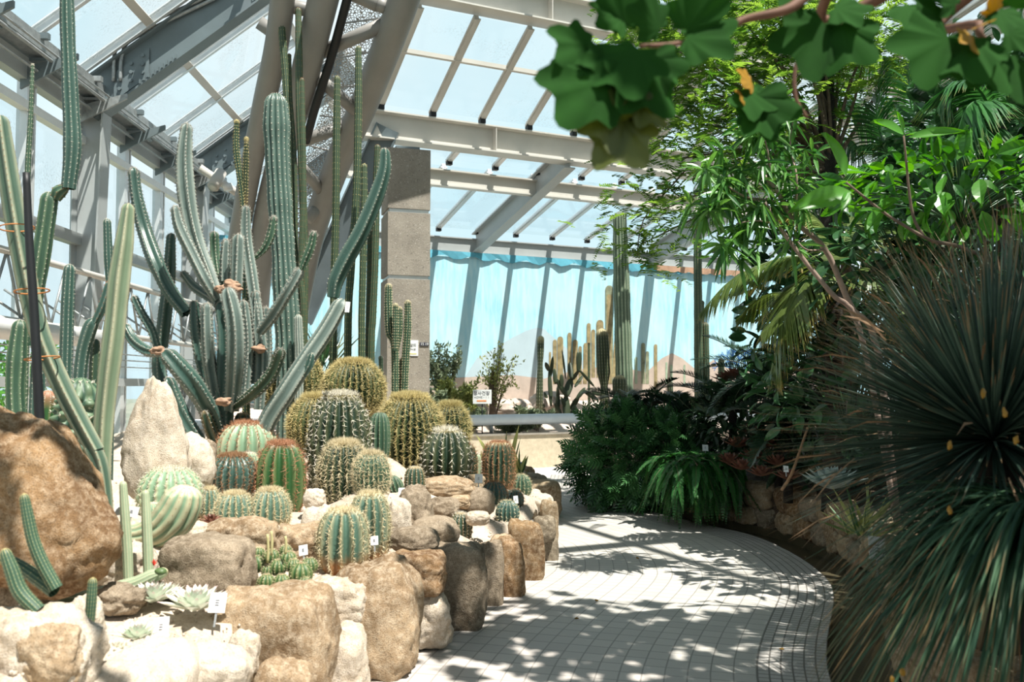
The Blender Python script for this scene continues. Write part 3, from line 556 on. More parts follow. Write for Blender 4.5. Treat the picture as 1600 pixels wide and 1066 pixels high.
# ================================================================ CACTUS BUILDERS
def spinesVF(P0, Nn, k, L, w, spread, rs=RS, Tn=None):
    n = len(P0); P1 = np.repeat(P0, k, 0); N1 = np.repeat(Nn, k, 0); D = nrm(N1 + spread * rs.normal(size=(n * k, 3)))
    if Tn is not None: D = nrm(D + .5 * np.repeat(Tn, k, 0) * rs.normal(size=(n * k, 1)))
    l = L * (0.6 + .6 * rs.rand(n * k)); a = nrm(np.cross(D, rdir(n * k, rs))); b = np.cross(D, a)
    V = np.stack([P1 + a * w, P1 - a * w * .5 + b * w * .87, P1 - a * w * .5 - b * w * .87, P1 + D * l[:, None]], 1).reshape(-1, 3)
    i = np.arange(n * k)[:, None] * 4; F = np.concatenate([i + np.array([0, 1, 3]), i + np.array([1, 2, 3]), i + np.array([2, 0, 3])])
    return V, F
def ribbed(mb, C, r, X, Y, nrib, depth, style='round', seg=4, mi=0, twist=0.0, tub=0.0, tubn=0, hh=None, seed=0):
    """ring centres C, radii r, frames X,Y; returns areole lines (M,nrib,3)"""
    M_ = len(C); K = nrib * seg * 2; a = np.arange(K) * 2 * math.pi / K
    ph = (a * nrib) % (2 * math.pi); ph = np.minimum(ph, 2 * math.pi - ph) / math.pi      # 0 at the rib crest, 1 in the valley
    if style == 'sharp': f = 1 - np.sin(ph * math.pi / 2)
    elif style == 'fin': f = (1 - ph) ** 1.5
    else: f = np.cos(ph * math.pi / 2) ** .8
    rs = np.random.RandomState(seed); wob = 1 + .03 * rs.normal(size=nrib); wv = np.repeat(wob, seg * 2); wv = np.roll(wv, -seg)[:K]
    tw = twist * np.linspace(0, 1, M_)[:, None]
    prof = (1 - depth * (1 - f))[None, :] * np.ones((M_, 1))
    if tub:
        s = np.arange(M_)[:, None]; al = .5 + .5 * np.cos(2 * math.pi * s * tubn / M_ + (np.floor(a * nrib / (2 * math.pi) + .5) % 2)[None] * math.pi); prof = prof * (1 - tub * (1 - al) * f[None])
    ang = a[None] + tw; rr = r[:, None] * prof
    V = C[:, None] + rr[..., None] * (np.cos(ang)[..., None] * X[:, None] + np.sin(ang)[..., None] * Y[:, None])
    i = np.arange(M_ - 1)[:, None] * K; j = np.arange(K)[None]; j2 = (j + 1) % K
    F = np.stack([i + j, i + j2, i + K + j2, i + K + j], -1).reshape(-1, 4)
    h = np.linspace(0, 1, M_) if hh is None else hh
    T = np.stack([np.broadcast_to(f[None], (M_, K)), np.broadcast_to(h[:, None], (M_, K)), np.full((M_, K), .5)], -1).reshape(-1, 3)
    mb.add(V.reshape(-1, 3), F, mi, T)
    cr = np.arange(nrib) * seg * 2
    return V[:, cr], V
def stem(mb, pts, R_, nrib=6, depth=.3, style='sharp', ds=.03, tip=True, sp=None, spm=1, cap=1.1, seed=0, seg=3, tub=0.0, wav=0.0):
    """curved ribbed stem; pts world, R_ radii per point"""
    pts = np.asarray(pts, float); L = np.sum(np.linalg.norm(np.diff(pts, axis=0), axis=1)); n = max(8, int(L / ds))
    C = catmull(pts, n * 4); s = np.concatenate([[0], np.cumsum(np.linalg.norm(np.diff(C, axis=0), axis=1))]); L = s[-1]
    R_ = np.broadcast_to(np.asarray(R_, float), (len(pts),)); rq = np.interp(np.linspace(0, 1, n * 4), np.linspace(0, 1, len(pts)), R_)
    q = np.linspace(0, L, n); rt = rq[-1] * cap
    if tip: q = np.concatenate([q[q < L - rt], L - rt * (1 - np.sin(np.linspace(0, math.pi / 2, 8)))])
    C2 = np.stack([np.interp(q, s, C[:, i]) for i in range(3)], -1); r = np.interp(q, s, rq)
    if wav: r = r * (1 + wav * np.sin(q * 17 + seed) * .5 + wav * np.sin(q * 7.3 + seed * 2) * .5)
    if tip:
        x = np.clip((q - (L - rt)) / rt, 0, 1); r = r * np.sqrt(np.maximum(1 - x ** 2, .0004))
    T, X, Y = frames(C2); a0 = (seed * 1.7) % 6.28; X, Y = X * math.cos(a0) + Y * math.sin(a0), Y * math.cos(a0) - X * math.sin(a0)
    cr, V = ribbed(mb, C2, r, X, Y, nrib, depth, style, seg=seg, seed=seed, hh=q / L, tub=tub, tubn=int(L / .06))
    # base cap
    if sp:
        k, l, w, spc, spread = sp; m = max(1, int(round(spc / max(L / n, 1e-6)))); idx = np.arange(1, len(C2) - 1, m)
        Pn = cr[idx].reshape(-1, 3); No = nrm(cr[idx] - C2[idx][:, None] + T[idx][:, None] * 1e-4).reshape(-1, 3); Tn = np.repeat(T[idx], nrib, 0)
        Vs, Fs = spinesVF(Pn - No * .002, No, k, l, w, spread, Tn=Tn); mb.add(Vs, Fs, spm)
        # felt areole bumps
        tv = np.array([[1, 0, 0], [0, 1, 0], [-1, 0, 0], [0, -1, 0], [0, 0, 1.]]); tf = [np.array([[0, 1, 4], [1, 2, 4], [2, 3, 4], [3, 0, 4]])]
        stampn(mb, tv, tf, Pn - No * .001, No, w * 3.2, spm)
    return C2
def stampn(mb, TV, TF, P0, Nn, S, mi):
    r = np.tile(A(.31, .2, .93), (len(P0), 1)); X = nrm(np.cross(r, Nn)); Y = np.cross(Nn, X); n = len(P0); S = np.broadcast_to(S, (n,))
    V = P0[:, None] + S[:, None, None] * (TV[None, :, 0:1] * X[:, None] + TV[None, :, 1:2] * Y[:, None] + TV[None, :, 2:3] * Nn[:, None]); m = len(TV)
    mb.add(V.reshape(-1, 3), [(f[None] + (np.arange(n) * m)[:, None, None]).reshape(-1, f.shape[1]) for f in TF], mi)
def globe(name, base, w, h, nrib, depth, mats, sp, label, cat='cactus', group=None, style='sharp', expo=2.4, lowcut=.78, lean=(0, 0), seed=0, tub=0, spc=.028, seg=4, topsp=0, top_col=None, parent=None, dim=.03):
    """barrel cactus standing on base; mats = (skin, spine)"""
    base = np.asarray(base, float); base[2] -= .02; expo = max(2.0, expo - .35) if expo < 3 else expo - .3
    t = np.sin(np.linspace(-math.asin(lowcut), math.pi / 2 - .02, 34)); r = (w / 2) * (1 - np.abs(t) ** expo) ** (1 / expo) if expo != 2 else (w / 2) * np.sqrt(1 - t ** 2)
    zt = (t + lowcut) / (1 + lowcut) * h; rho = r / (w / 2); zt = zt - dim * h * np.clip(1 - rho * 2.2, 0, 1) * (t > 0)
    C = base + np.stack([lean[0] * zt, lean[1] * zt, zt], -1); X = np.tile(A(1, 0, 0), (34, 1)); Y = np.tile(A(0, 1, 0), (34, 1))
    a0 = seed * 1.31; X, Y = X * math.cos(a0) + Y * math.sin(a0), Y * math.cos(a0) - X * math.sin(a0)
    o0 = thing(name, base, label, cat, group) if parent is None else parent
    mb = MB(); cr, V = ribbed(mb, C, r, X, Y, nrib, depth, style, seg=seg, tub=tub, tubn=int(h / spc / 1.0) if tub else 0, seed=seed, hh=zt / h); mb.build('body' if parent is None else 'stem', mats[0], o0)
    # areoles evenly along each rib
    P_, N__, T__ = [], [], []
    s = np.concatenate([[0], np.cumsum(np.linalg.norm(np.diff(cr.mean(1) * 0 + cr[:, 0], axis=0), axis=1))]); q = np.arange(spc * .6, s[-1] - .004, spc)
    for k in range(nrib):
        p = np.stack([np.interp(q, s, cr[:, k, i]) for i in range(3)], -1); tg = nrm(np.gradient(p, axis=0)) if len(p) > 1 else np.tile(Z, (len(p), 1))
        c = np.stack([np.interp(q, s, C[:, i]) for i in range(3)], -1); o = p - c; o[:, 2] = 0; o = nrm(o + 1e-6); nn = nrm(o - tg * np.sum(o * tg, -1, keepdims=True) + 1e-6); P_.append(p); N__.append(nn); T__.append(tg)
    P_ = np.vstack(P_); N__ = np.vstack(N__); T__ = np.vstack(T__); k, l, wd_, spread = sp; l = l * 1.2
    mb = MB(); Vs, Fs = spinesVF(P_ - N__ * .002, N__, k, l, wd_ * 1.2, spread, Tn=T__); mb.add(Vs, Fs)
    tv = np.array([[1, 0, 0], [0, 1, 0], [-1, 0, 0], [0, -1, 0], [0, 0, 1.]]); tf = [np.array([[0, 1, 4], [1, 2, 4], [2, 3, 4], [3, 0, 4]])]
    stampn(mb, tv, tf, P_ - N__ * .001, N__, wd_ * (4.2 if spc >= .045 else 2.6), 0)
    if topsp:
        rs = np.random.RandomState(seed); a = rs.rand(topsp) * 6.28; q = np.sqrt(rs.rand(topsp)) * w * .26; pt = base + np.stack([np.cos(a) * q, np.sin(a) * q, np.full(topsp, h * .97) - q * .12], -1) + A(lean[0] * h, lean[1] * h, 0)
        Vs, Fs = spinesVF(pt, np.tile(Z, (topsp, 1)), 3, l * 1.1, wd_, .7); mb.add(Vs, Fs)
    mb.build('spines', mats[1], o0, smooth=False); return o0
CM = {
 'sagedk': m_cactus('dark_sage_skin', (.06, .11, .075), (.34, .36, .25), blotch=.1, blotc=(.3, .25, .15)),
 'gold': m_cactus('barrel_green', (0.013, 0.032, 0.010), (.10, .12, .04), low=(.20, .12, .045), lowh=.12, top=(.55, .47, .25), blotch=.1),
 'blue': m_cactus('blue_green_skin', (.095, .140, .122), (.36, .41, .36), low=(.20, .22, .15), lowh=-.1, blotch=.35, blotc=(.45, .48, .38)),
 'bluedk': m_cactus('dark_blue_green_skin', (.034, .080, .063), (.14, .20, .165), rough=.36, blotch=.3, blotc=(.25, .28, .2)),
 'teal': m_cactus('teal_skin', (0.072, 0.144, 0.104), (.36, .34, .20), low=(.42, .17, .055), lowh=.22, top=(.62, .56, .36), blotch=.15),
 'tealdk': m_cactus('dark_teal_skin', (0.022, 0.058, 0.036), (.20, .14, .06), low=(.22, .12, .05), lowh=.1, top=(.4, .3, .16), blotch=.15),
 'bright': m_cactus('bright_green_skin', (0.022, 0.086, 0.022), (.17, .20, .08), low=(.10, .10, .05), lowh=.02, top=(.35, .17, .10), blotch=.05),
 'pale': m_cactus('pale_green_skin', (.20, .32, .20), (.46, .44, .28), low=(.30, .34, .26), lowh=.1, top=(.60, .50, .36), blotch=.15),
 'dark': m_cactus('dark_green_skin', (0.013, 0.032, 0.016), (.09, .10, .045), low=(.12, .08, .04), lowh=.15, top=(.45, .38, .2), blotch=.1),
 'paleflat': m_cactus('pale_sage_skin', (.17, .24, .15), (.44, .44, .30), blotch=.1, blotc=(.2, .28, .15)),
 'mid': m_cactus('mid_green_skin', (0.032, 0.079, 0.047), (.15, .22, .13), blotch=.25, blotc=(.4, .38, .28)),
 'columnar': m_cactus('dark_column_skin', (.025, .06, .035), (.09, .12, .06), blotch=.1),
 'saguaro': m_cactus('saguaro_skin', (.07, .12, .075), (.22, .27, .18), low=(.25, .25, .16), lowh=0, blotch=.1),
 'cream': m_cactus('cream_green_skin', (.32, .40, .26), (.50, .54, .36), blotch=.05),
}
SM = {k: m_plain('spines_' + k, c, .6, .15, 20) for k, c in {'gold': (.62, .52, .24), 'white': (.70, .66, .54), 'brown': (.36, .20, .10), 'grey': (.42, .40, .34), 'cream': (.72, .62, .40), 'rust': (.48, .24, .13), 'dark': (.10, .07, .05)}.items()}
M['corky'] = m_plain('corky_scar', (.42, .27, .18), .9, .2, 25)

# ================================================================ LEFT BED: ground, edging boulders, rocks
ctrl = []
def C_(px, py, d):                                       # a ground point in the left bed
    p = P(px, py, d); ctrl.append(p); return p
ST = [m_stone('granite_tan', (.17, .11, .06), (.42, .31, .195), (.54, .45, .33)), m_stone('granite_grey', (.12, .09, .06), (.30, .24, .17), (.43, .36, .27)), m_stone('granite_rust', (.11, .06, .03), (.32, .20, .10), (.48, .37, .25)), m_stone('granite_pale', (.42, .34, .25), (.60, .53, .43), (.68, .61, .52))]
def rockmesh(c, size, sq=3.2, amp=.07, seed=0, rot=0.0, taper=0.0, n=22, facet=0.0, topflat=0.0, lean=(0, 0)):
    g = np.linspace(-1, 1, n + 1); V = []; F = []; idx = {}
    def vid(p):
        k = tuple(np.round(p, 5))
        if k not in idx: idx[k] = len(V); V.append(p)
        return idx[k]
    for ax in range(3):
        for s in (-1, 1):
            for i in range(n):
                for j in range(n):
                    q = []
                    for a, b in ((i, j), (i + 1, j), (i + 1, j + 1), (i, j + 1)):
                        p = [0, 0, 0]; p[ax] = s; p[(ax + 1) % 3] = math.tan(g[a] * math.pi / 4); p[(ax + 2) % 3] = math.tan(g[b] * math.pi / 4); q.append(vid(np.array(p, float)))
                    F.append(q if s > 0 else q[::-1])
    V = np.array(V); V = V / (np.sum(np.abs(V) ** sq, 1) ** (1 / sq))[:, None]
    off = Vector((seed * 7.13, seed * 3.7, seed * 1.9)); D = np.array([noise.fractal(Vector(v) * 1.1 + off, 1.0, 2.1, 5) for v in V]); D2 = np.array([noise.cell(Vector(v) * 1.6 + off) for v in V]) - .5
    D3 = np.array([noise.fractal(Vector(v) * 3.5 + off, .8, 2.1, 4) for v in V]); V = V * (1 + amp * 2.5 * D + amp * .8 * D3 + facet * D2)[:, None]
    if topflat: V[:, 2] = np.where(V[:, 2] > topflat, topflat + (V[:, 2] - topflat) * .25, V[:, 2])
    tp = 1 - taper * (V[:, 2] + 1) / 2; V[:, 0] *= tp; V[:, 1] *= tp
    V[:, 0] += lean[0] * V[:, 2]; V[:, 1] += lean[1] * V[:, 2]
    V = V * np.asarray(size) / 2; c_, s_ = math.cos(rot), math.sin(rot); V = V @ np.array([[c_, -s_, 0], [s_, c_, 0], [0, 0, 1]]).T
    return V + np.asarray(c), np.array(F)
def rock(px0, px1, py0, py1, d, label, mat=0, fac=.85, seed=None, group=None, name='boulder', parent=None, **kw):
    gx = .05 * (px1 - px0); px0 -= gx; px1 += gx; a = P(px0, (py0 + py1) / 2, d); b = P(px1, (py0 + py1) / 2, d); w = abs(b[0] - a[0]); top = P(px0, py0, d)[2]; bot = P(px0, py1, d)[2]; h = top - bot; dep = fac * w
    c = (a + b) / 2; c[1] += dep * .25; c[2] = (top + bot) / 2
    V, F = rockmesh(c, (w * 1.04, dep, h * 1.04), seed=seed if seed is not None else int(px0 + py0 * 3), **kw)
    o = MB().add(V, F).build(name, ST[mat], parent); 
    if parent is None: tag(o, label, 'stone' if name != 'boulder' else 'boulder', group)
    return o
EG = 'edging boulders of the left bed'
# px0, px1, py0, py1, depth, material, label, kwargs
edging = [
 (345, 498, 930, 1130, 3.75, 0, 'broad flat-topped tan boulder, nearest in the bed edging, with a dark band across its top', dict(sq=4.5, amp=.06, fac=.8)),
 (420, 478, 925, 990, 4.0, 1, 'small grey-tan stone wedged behind the broad flat-topped boulder', dict(sq=3, amp=.07)),
 (470, 562, 908, 992, 4.25, 3, 'pale irregular stone between the broad front boulder and the tall rounded one', dict(sq=3.2, amp=.09)),
 (520, 645, 888, 1062, 4.35, 0, 'tall rounded boulder in the edging below the teal and orange barrel cactus', dict(sq=3.6, amp=.07, fac=.85, taper=.12)),
 (480, 562, 984, 1120, 4.05, 3, 'pale lower stone leaning between two front boulders at the path', dict(sq=3.2, amp=.08)),
 (496, 514, 972, 1002, 4.02, 3, 'very small pale stone plugging the gap between the front boulders', dict(sq=2.6)),
 (395, 480, 1040, 1140, 3.55, 0, 'low tan stone at the bottom edge under the broad front boulder', dict(sq=3)),
 (612, 688, 866, 930, 4.75, 2, 'squarish rust-tan stone on top of the edging beside the tall rounded boulder', dict(sq=4, amp=.06)),
 (636, 703, 930, 1014, 4.75, 3, 'pale wedge stone standing under the squarish rust-tan one', dict(sq=3, amp=.07, taper=.2)),
 (672, 752, 856, 988, 5.2, 1, 'large dark grey-brown upright block at the middle of the edging', dict(sq=5, amp=.05)),
 (744, 784, 850, 962, 5.75, 1, 'narrow grey-brown block right of the large dark upright block', dict(sq=4.5, amp=.05)),
 (772, 816, 848, 950, 6.0, 2, 'reddish low stone of the edging, between two narrow blocks', dict(sq=3.6, amp=.07)),
 (768, 800, 838, 884, 6.05, 0, 'small tan capstone sitting above the reddish low stone', dict(sq=3.6, amp=.06)),
 (798, 846, 820, 925, 6.5, 2, 'tall mottled rust and tan block near the bend of the path', dict(sq=4.5, amp=.06)),
 (836, 866, 808, 848, 7.1, 1, 'small grey capstone above the block at the bend', dict(sq=3.6, amp=.05)),
 (838, 870, 838, 902, 7.2, 1, 'grey lower block at the bend of the edging', dict(sq=4, amp=.05)),
 (846, 870, 784, 852, 7.9, 0, 'tan upright end block where the edging turns away', dict(sq=4.5, amp=.05)),
 (818, 862, 774, 800, 8.3, 3, 'pale flat stone on the far turn of the edging behind the end block', dict(sq=3.4)),
 (806, 846, 768, 792, 8.9, 3, 'farthest pale flat edging stone, behind the smallest round cactus', dict(sq=3.4)),
]
for i, (a, b_, c, d_, dd, mt, lb, kw) in enumerate(edging): rock(a, b_, c, d_, dd, lb, mt, group=EG, **kw)
for i, (x, y, w, h) in enumerate(((.42, 9.6, .42, .36), (.30, 10.2, .45, .36), (.18, 10.85, .42, .38), (.05, 11.5, .44, .36), (-.12, 12.1, .42, .38))):
    V, F = rockmesh(A(x - .12, y, h / 2), (w, .6, h + .04), 4, .05, seed=40 + i); tag(MB().add(V, F).build('boulder', ST[i % 4]), 'tan edging block on the far side of the left bed, ' + ['first past the turn', 'second past the turn', 'third past the turn', 'fourth past the turn', 'last before the pillar'][i], 'boulder', EG)
for i, (x, y, w) in enumerate(((-1.35, 3.1, .5), (-1.6, 2.6, .5), (-1.85, 2.1, .5))):
    V, F = rockmesh(A(x, y, .22), (w, .55, .52), 4, .06, seed=60 + i); tag(MB().add(V, F).build('boulder', ST[3]), 'pale edging block at the bed\'s near end, ' + ['next to the broad front boulder', 'middle one beside the viewer', 'closest to the viewer'][i], 'boulder', EG)
IG = 'rocks lying in the left bed'
inner = [
 (-170, 145, 640, 930, 3.45, 2, 'huge rusty brown boulder at the left edge of the picture', dict(sq=2.5, amp=.085, fac=.7, taper=.50, seed=5, lean=(-.10, 0))),
 (-40, 30, 650, 720, 4.0, 0, 'orange-tan rock top peeping out behind the huge rusty boulder', dict(sq=2.6)),
 (178, 292, 598, 770, 5.3, 3, 'tall pale pointed standing rock', dict(sq=2.8, amp=.07, fac=.7, taper=.62, seed=12)),
 (262, 330, 682, 770, 5.5, 3, 'pale rounded rock leaning on the right side of the tall pointed rock', dict(sq=2.5, amp=.06, taper=.2)),
 (284, 330, 688, 760, 5.9, 1, 'dark grey rock in the shade behind the pale leaning rock', dict(sq=2.6)),
 (258, 376, 846, 942, 3.95, 1, 'long flat-topped dark-sided block in front of the bent cactus', dict(sq=5, amp=.05, fac=.7)),
 (325, 420, 814, 884, 4.5, 0, 'tan angular rock under the two small teal barrel cacti', dict(sq=3.2, amp=.08)),
 (140, 225, 856, 925, 4.0, 3, 'white sunlit rock behind the two pale finger stems', dict(sq=2.8, amp=.08)),
 (262, 322, 820, 860, 4.45, 3, 'small white stone between the bent cactus and the tan angular rock', dict(sq=2.6, amp=.1)),
 (395, 432, 818, 850, 4.7, 3, 'small pale broken rock under the right small teal barrel cactus', dict(sq=2.8, amp=.09)),
 (420, 500, 822, 885, 4.75, 0, 'brown rock behind the white tag of the small clustered cactus', dict(sq=3, amp=.09)),
 (470, 525, 792, 880, 5.1, 3, 'pale upright rock left of the teal and orange barrel cactus', dict(sq=3, amp=.07, taper=.2)),
 (475, 505, 765, 800, 5.6, 3, 'bright white rock between the bright green and the dark barrel cactus', dict(sq=2.8)),
 (606, 640, 782, 850, 5.35, 3, 'pale face of a rock just right of the orange-based barrel cacti', dict(sq=3, amp=.06)),
 (618, 676, 764, 832, 5.6, 1, 'dark brown pointed rock behind the two round grey stones', dict(sq=3, amp=.08, taper=.3)),
 (644, 712, 810, 862, 5.4, 1, 'larger smooth round grey stone of the pair near the edging', dict(sq=2.5, amp=.04)),
 (612, 680, 826, 868, 5.0, 1, 'smaller smooth round grey stone of the pair near the edging', dict(sq=2.4, amp=.04)),
 (662, 735, 748, 784, 6.6, 0, 'wide tan stone with a sunlit top under the dark ribbed barrel cactus', dict(sq=2.8, amp=.06)),
 (668, 712, 779, 812, 6.3, 1, 'small brown-grey stone in front of the wide sunlit one', dict(sq=2.8, amp=.07)),
 (702, 732, 775, 796, 6.5, 0, 'small orange-tan stone between two round grey ones', dict(sq=2.8, amp=.07)),
 (722, 770, 765, 808, 6.6, 1, 'smooth round dark-topped stone left of the small barrels', dict(sq=2.4, amp=.04)),
 (722, 755, 743, 768, 7.2, 0, 'low tan stone under the white tag by the dark red barrel', dict(sq=2.8)),
 (730, 762, 800, 822, 6.1, 3, 'flat pinkish slab right of the small dark barrel', dict(sq=3, amp=.05)),
 (-50, 122, 960, 1120, 2.85, 3, 'big white sunlit rock in the bottom left corner', dict(sq=2.8, amp=.09, fac=.7)),
 (100, 150, 940, 1010, 3.3, 3, 'white rock under the creeping cactus stems', dict(sq=2.6, amp=.09)),
 (150, 215, 918, 962, 3.6, 1, 'dark rock in the shade under the lying cactus stem', dict(sq=2.8, amp=.1)),
 (-20, 60, 885, 960, 3.55, 1, 'dark rock below the huge boulder behind the creeping stems', dict(sq=2.6, amp=.09)),
 (30, 110, 985, 1080, 2.8, 0, 'brown-sided rock at the bottom edge in front of the white corner rock', dict(sq=2.6, amp=.1)),
 (355, 400, 990, 1060, 3.5, 3, 'pale stone tucked behind the left end of the broad front boulder', dict(sq=2.8)),
 (285, 372, 1015, 1100, 3.25, 3, 'low white stone at the bottom edge left of the broad front boulder', dict(sq=3, amp=.08)),
]
for (a, b_, c, d_, dd, mt, lb, kw) in inner: rock(a, b_, c, d_, dd, lb, mt, group=IG, name='rock', **kw)

# ================================================================ LEFT BED: barrel cacti
def gl(cx, yt, yb, w, d, **k):                           # pixel rectangle and depth -> base point, width, height
    b = P(cx, yb, d); t_ = P(cx, yt, d); a = P(cx + w, yb, d); ctrl.append(b.copy()); return b, a[0] - b[0], t_[2] - b[2]
GB = 'golden barrel cacti'
def gbar(cx, yt, yb, w, d, label, seed, nr=30, sp=(8, .042, .0018, .75), expo=2.3):
    b, ww, h = gl(cx, yt, yb, w, d); return globe('golden_barrel_cactus', b, ww, h, nr, .24, (CM['gold'], SM['gold']), sp, label, 'cactus', GB, seed=seed, expo=expo, lowcut=.8, topsp=900, spc=.024, seg=2)
gbar(640, 610, 745, 112, 7.6, 'largest golden barrel cactus, right of the group, with a brown base', 1, 32)
gbar(552, 558, 645, 98, 8.7, 'golden barrel cactus at the top centre of the group, standing highest', 2, 32)
gbar(455, 543, 640, 100, 8.9, 'golden barrel cactus half hidden behind the crossing cactus arms', 3, 30)
gbar(497, 612, 705, 94, 8.0, 'golden barrel cactus tucked behind the tall white-spined barrel', 4, 28)
gbar(704, 626, 700, 62, 8.4, 'smaller golden barrel cactus behind the right shoulder of the largest one', 5, 24)
def cact(name, cx, yt, yb, w, d, nr, dep, sk, sn, sp, label, seed, group=None, **kw):
    b, ww, h = gl(cx, yt, yb, w, d); return globe(name, b, ww, h, nr, dep, (CM[sk], SM[sn]), sp, label, 'cactus', group, seed=seed, **kw)
cact('barrel_cactus', 530, 604, 800, 106, 6.9, 20, .24, 'dark', 'white', (6, .030, .0024, .9), 'tall egg-shaped green barrel cactus with rows of large white areoles', 6, expo=2.5, lowcut=.95, spc=.040, tub=.12, topsp=300)
cact('barrel_cactus', 593, 640, 712, 34, 7.3, 13, .2, 'mid', 'grey', (4, .012, .001, .8), 'small smooth blue-green cactus squeezed between the tall barrel and the largest golden barrel', 7, expo=3, spc=.035)
cact('barrel_cactus', 698, 664, 756, 80, 7.0, 16, .26, 'dark', 'white', (4, .035, .0018, 1.0), 'dark round barrel cactus with few curved ribs and white spine clusters', 8, expo=2.3, lowcut=.9, spc=.045, topsp=120)
cact('barrel_cactus', 731, 690, 752, 30, 7.4, 16, .2, 'dark', 'brown', (5, .03, .0014, .9), 'brownish barrel cactus partly hidden behind the dark round one', 9, expo=2.8)
cact('barrel_cactus', 779, 686, 762, 52, 7.7, 18, .2, 'tealdk', 'rust', (6, .03, .0014, .9), 'cylindrical dark red-brown barrel cactus nearest the sign', 10, expo=3.4, lowcut=.9, spc=.028, topsp=120)
cact('barrel_cactus', 815, 737, 775, 32, 7.9, 14, .2, 'mid', 'cream', (6, .022, .0012, .9), 'small pale-spined round cactus farthest right in the bed', 11, expo=2.4)
cact('barrel_cactus', 772, 748, 786, 42, 7.1, 16, .2, 'bluedk', 'brown', (6, .025, .0012, .9), 'small squat dark cactus with brown spines in front of the cylindrical barrel', 12, expo=2.2)
cact('barrel_cactus', 803, 760, 792, 32, 7.3, 16, .2, 'bluedk', 'brown', (6, .025, .0012, .9), 'smallest squat cactus, behind the tag stuck by the round blue-green one', 13, expo=2.2)
cact('barrel_cactus', 793, 777, 814, 38, 6.8, 16, .18, 'bluedk', 'cream', (6, .018, .0011, .9), 'small round blue-green cactus standing alone nearest the bend of the edging', 14, expo=2.3)
cact('barrel_cactus', 720, 795, 843, 38, 6.2, 15, .22, 'tealdk', 'white', (5, .016, .0012, .9), 'small egg-shaped dark green cactus with white dots in the sand near the edging', 15, expo=2.5, spc=.022, tub=.1)
cact('barrel_cactus', 648, 724, 772, 35, 6.5, 13, .22, 'tealdk', 'white', (5, .012, .001, .9), 'short dark cylindrical cactus on the dark rock below the largest golden barrel', 16, expo=3, spc=.02, tub=.1)
cact('barrel_cactus', 620, 738, 768, 30, 6.6, 13, .22, 'mid', 'white', (5, .012, .001, .9), 'very small green cactus leaning beside the short dark cylindrical one', 17, expo=2.6, lean=(-.3, 0))
cact('barrel_cactus', 537, 684, 795, 80, 6.2, 22, .16, 'dark', 'cream', (8, .036, .0014, .9), 'dark barrel cactus with a golden rim of spines in front of the tall white-spined one', 18, expo=2.7, lowcut=.9, spc=.024, topsp=500)
cact('barrel_cactus', 580, 702, 768, 58, 5.85, 24, .10, 'mid', 'cream', (8, .030, .0012, 1.0), 'shaggy yellow-spined cactus with an orange base right of the dark golden-rimmed barrel', 19, expo=2.7, spc=.022, topsp=300)
cact('barrel_cactus', 577, 762, 876, 66, 5.0, 14, .24, 'teal', 'cream', (7, .024, .0013, .8), 'rear one of the two teal and orange barrel cacti by the white label', 20, expo=3.0, lowcut=.92, spc=.022, topsp=160)
cact('barrel_cactus', 536, 787, 890, 82, 4.7, 13, .26, 'teal', 'cream', (7, .022, .0013, .8), 'plump teal barrel cactus with bright orange lower ribs, at the front of the bed', 21, expo=2.9, lowcut=.85, spc=.02, topsp=220)
cact('barrel_cactus', 438, 684, 806, 78, 6.0, 13, .22, 'bright', 'rust', (7, .030, .0013, .9), 'bright green barrel cactus with a rusty crown of spines', 22, expo=2.8, lowcut=.9, spc=.026, topsp=400)
cact('barrel_cactus', 387, 654, 735, 96, 6.6, 18, .16, 'pale', 'rust', (7, .032, .0014, .9), 'pale green barrel cactus with reddish spines behind the dark blue-grey one', 23, expo=2.5, spc=.03, topsp=300)
cact('barrel_cactus', 363, 704, 770, 80, 6.0, 22, .12, 'bluedk', 'brown', (8, .026, .0013, .9), 'dark blue-grey barrel cactus with brown spines, left of the bright green one', 24, expo=2.5, spc=.022, topsp=300, tub=.08)
cact('barrel_cactus', 422, 757, 826, 64, 5.35, 18, .14, 'teal', 'cream', (8, .022, .0012, .9), 'right one of the pair of small teal barrel cacti', 25, expo=2.5, spc=.02, topsp=260)
cact('barrel_cactus', 366, 763, 824, 62, 5.3, 18, .14, 'teal', 'cream', (8, .022, .0012, .9), 'left one of the pair of small teal barrel cacti', 26, expo=2.6, spc=.02, topsp=260)
cact('barrel_cactus', 325, 756, 815, 42, 5.5, 16, .14, 'teal', 'cream', (8, .02, .0012, .9), 'small teal cactus half hidden between the bent cactus and the left small barrel', 27, expo=2.5, spc=.02, topsp=120)
cact('barrel_cactus', 265, 722, 806, 104, 5.25, 20, .12, 'pale', 'white', (6, .020, .0014, .9), 'broad low pale blue-green cactus in front of the tall pointed rock', 28, expo=2.5, spc=.03, tub=.08, topsp=120)
cact('barrel_cactus', 237, 778, 822, 34, 4.9, 14, .15, 'pale', 'white', (5, .012, .001, .9), 'small pale cactus lump at the foot of the broad low pale cactus', 29, expo=2.4)
cact('barrel_cactus', 388, 700, 760, 40, 6.25, 14, .18, 'pale', 'grey', (5, .018, .0012, .9), 'small blue-white cactus squeezed between the pale green and the bright green barrels', 30, expo=2.5)
cact('barrel_cactus', 590, 700, 790, 36, 6.9, 14, .18, 'dark', 'brown', (5, .018, .0012, .9), 'dark barrel cactus in the gap behind the shaggy yellow-spined one', 31, expo=2.5)
cact('columnar_cactus', 745, 706, 752, 16, 7.9, 8, .25, 'cream', 'white', (3, .008, .001, .8), 'slim pale striped cactus just left of the cylindrical dark red barrel', 32, expo=3.5)
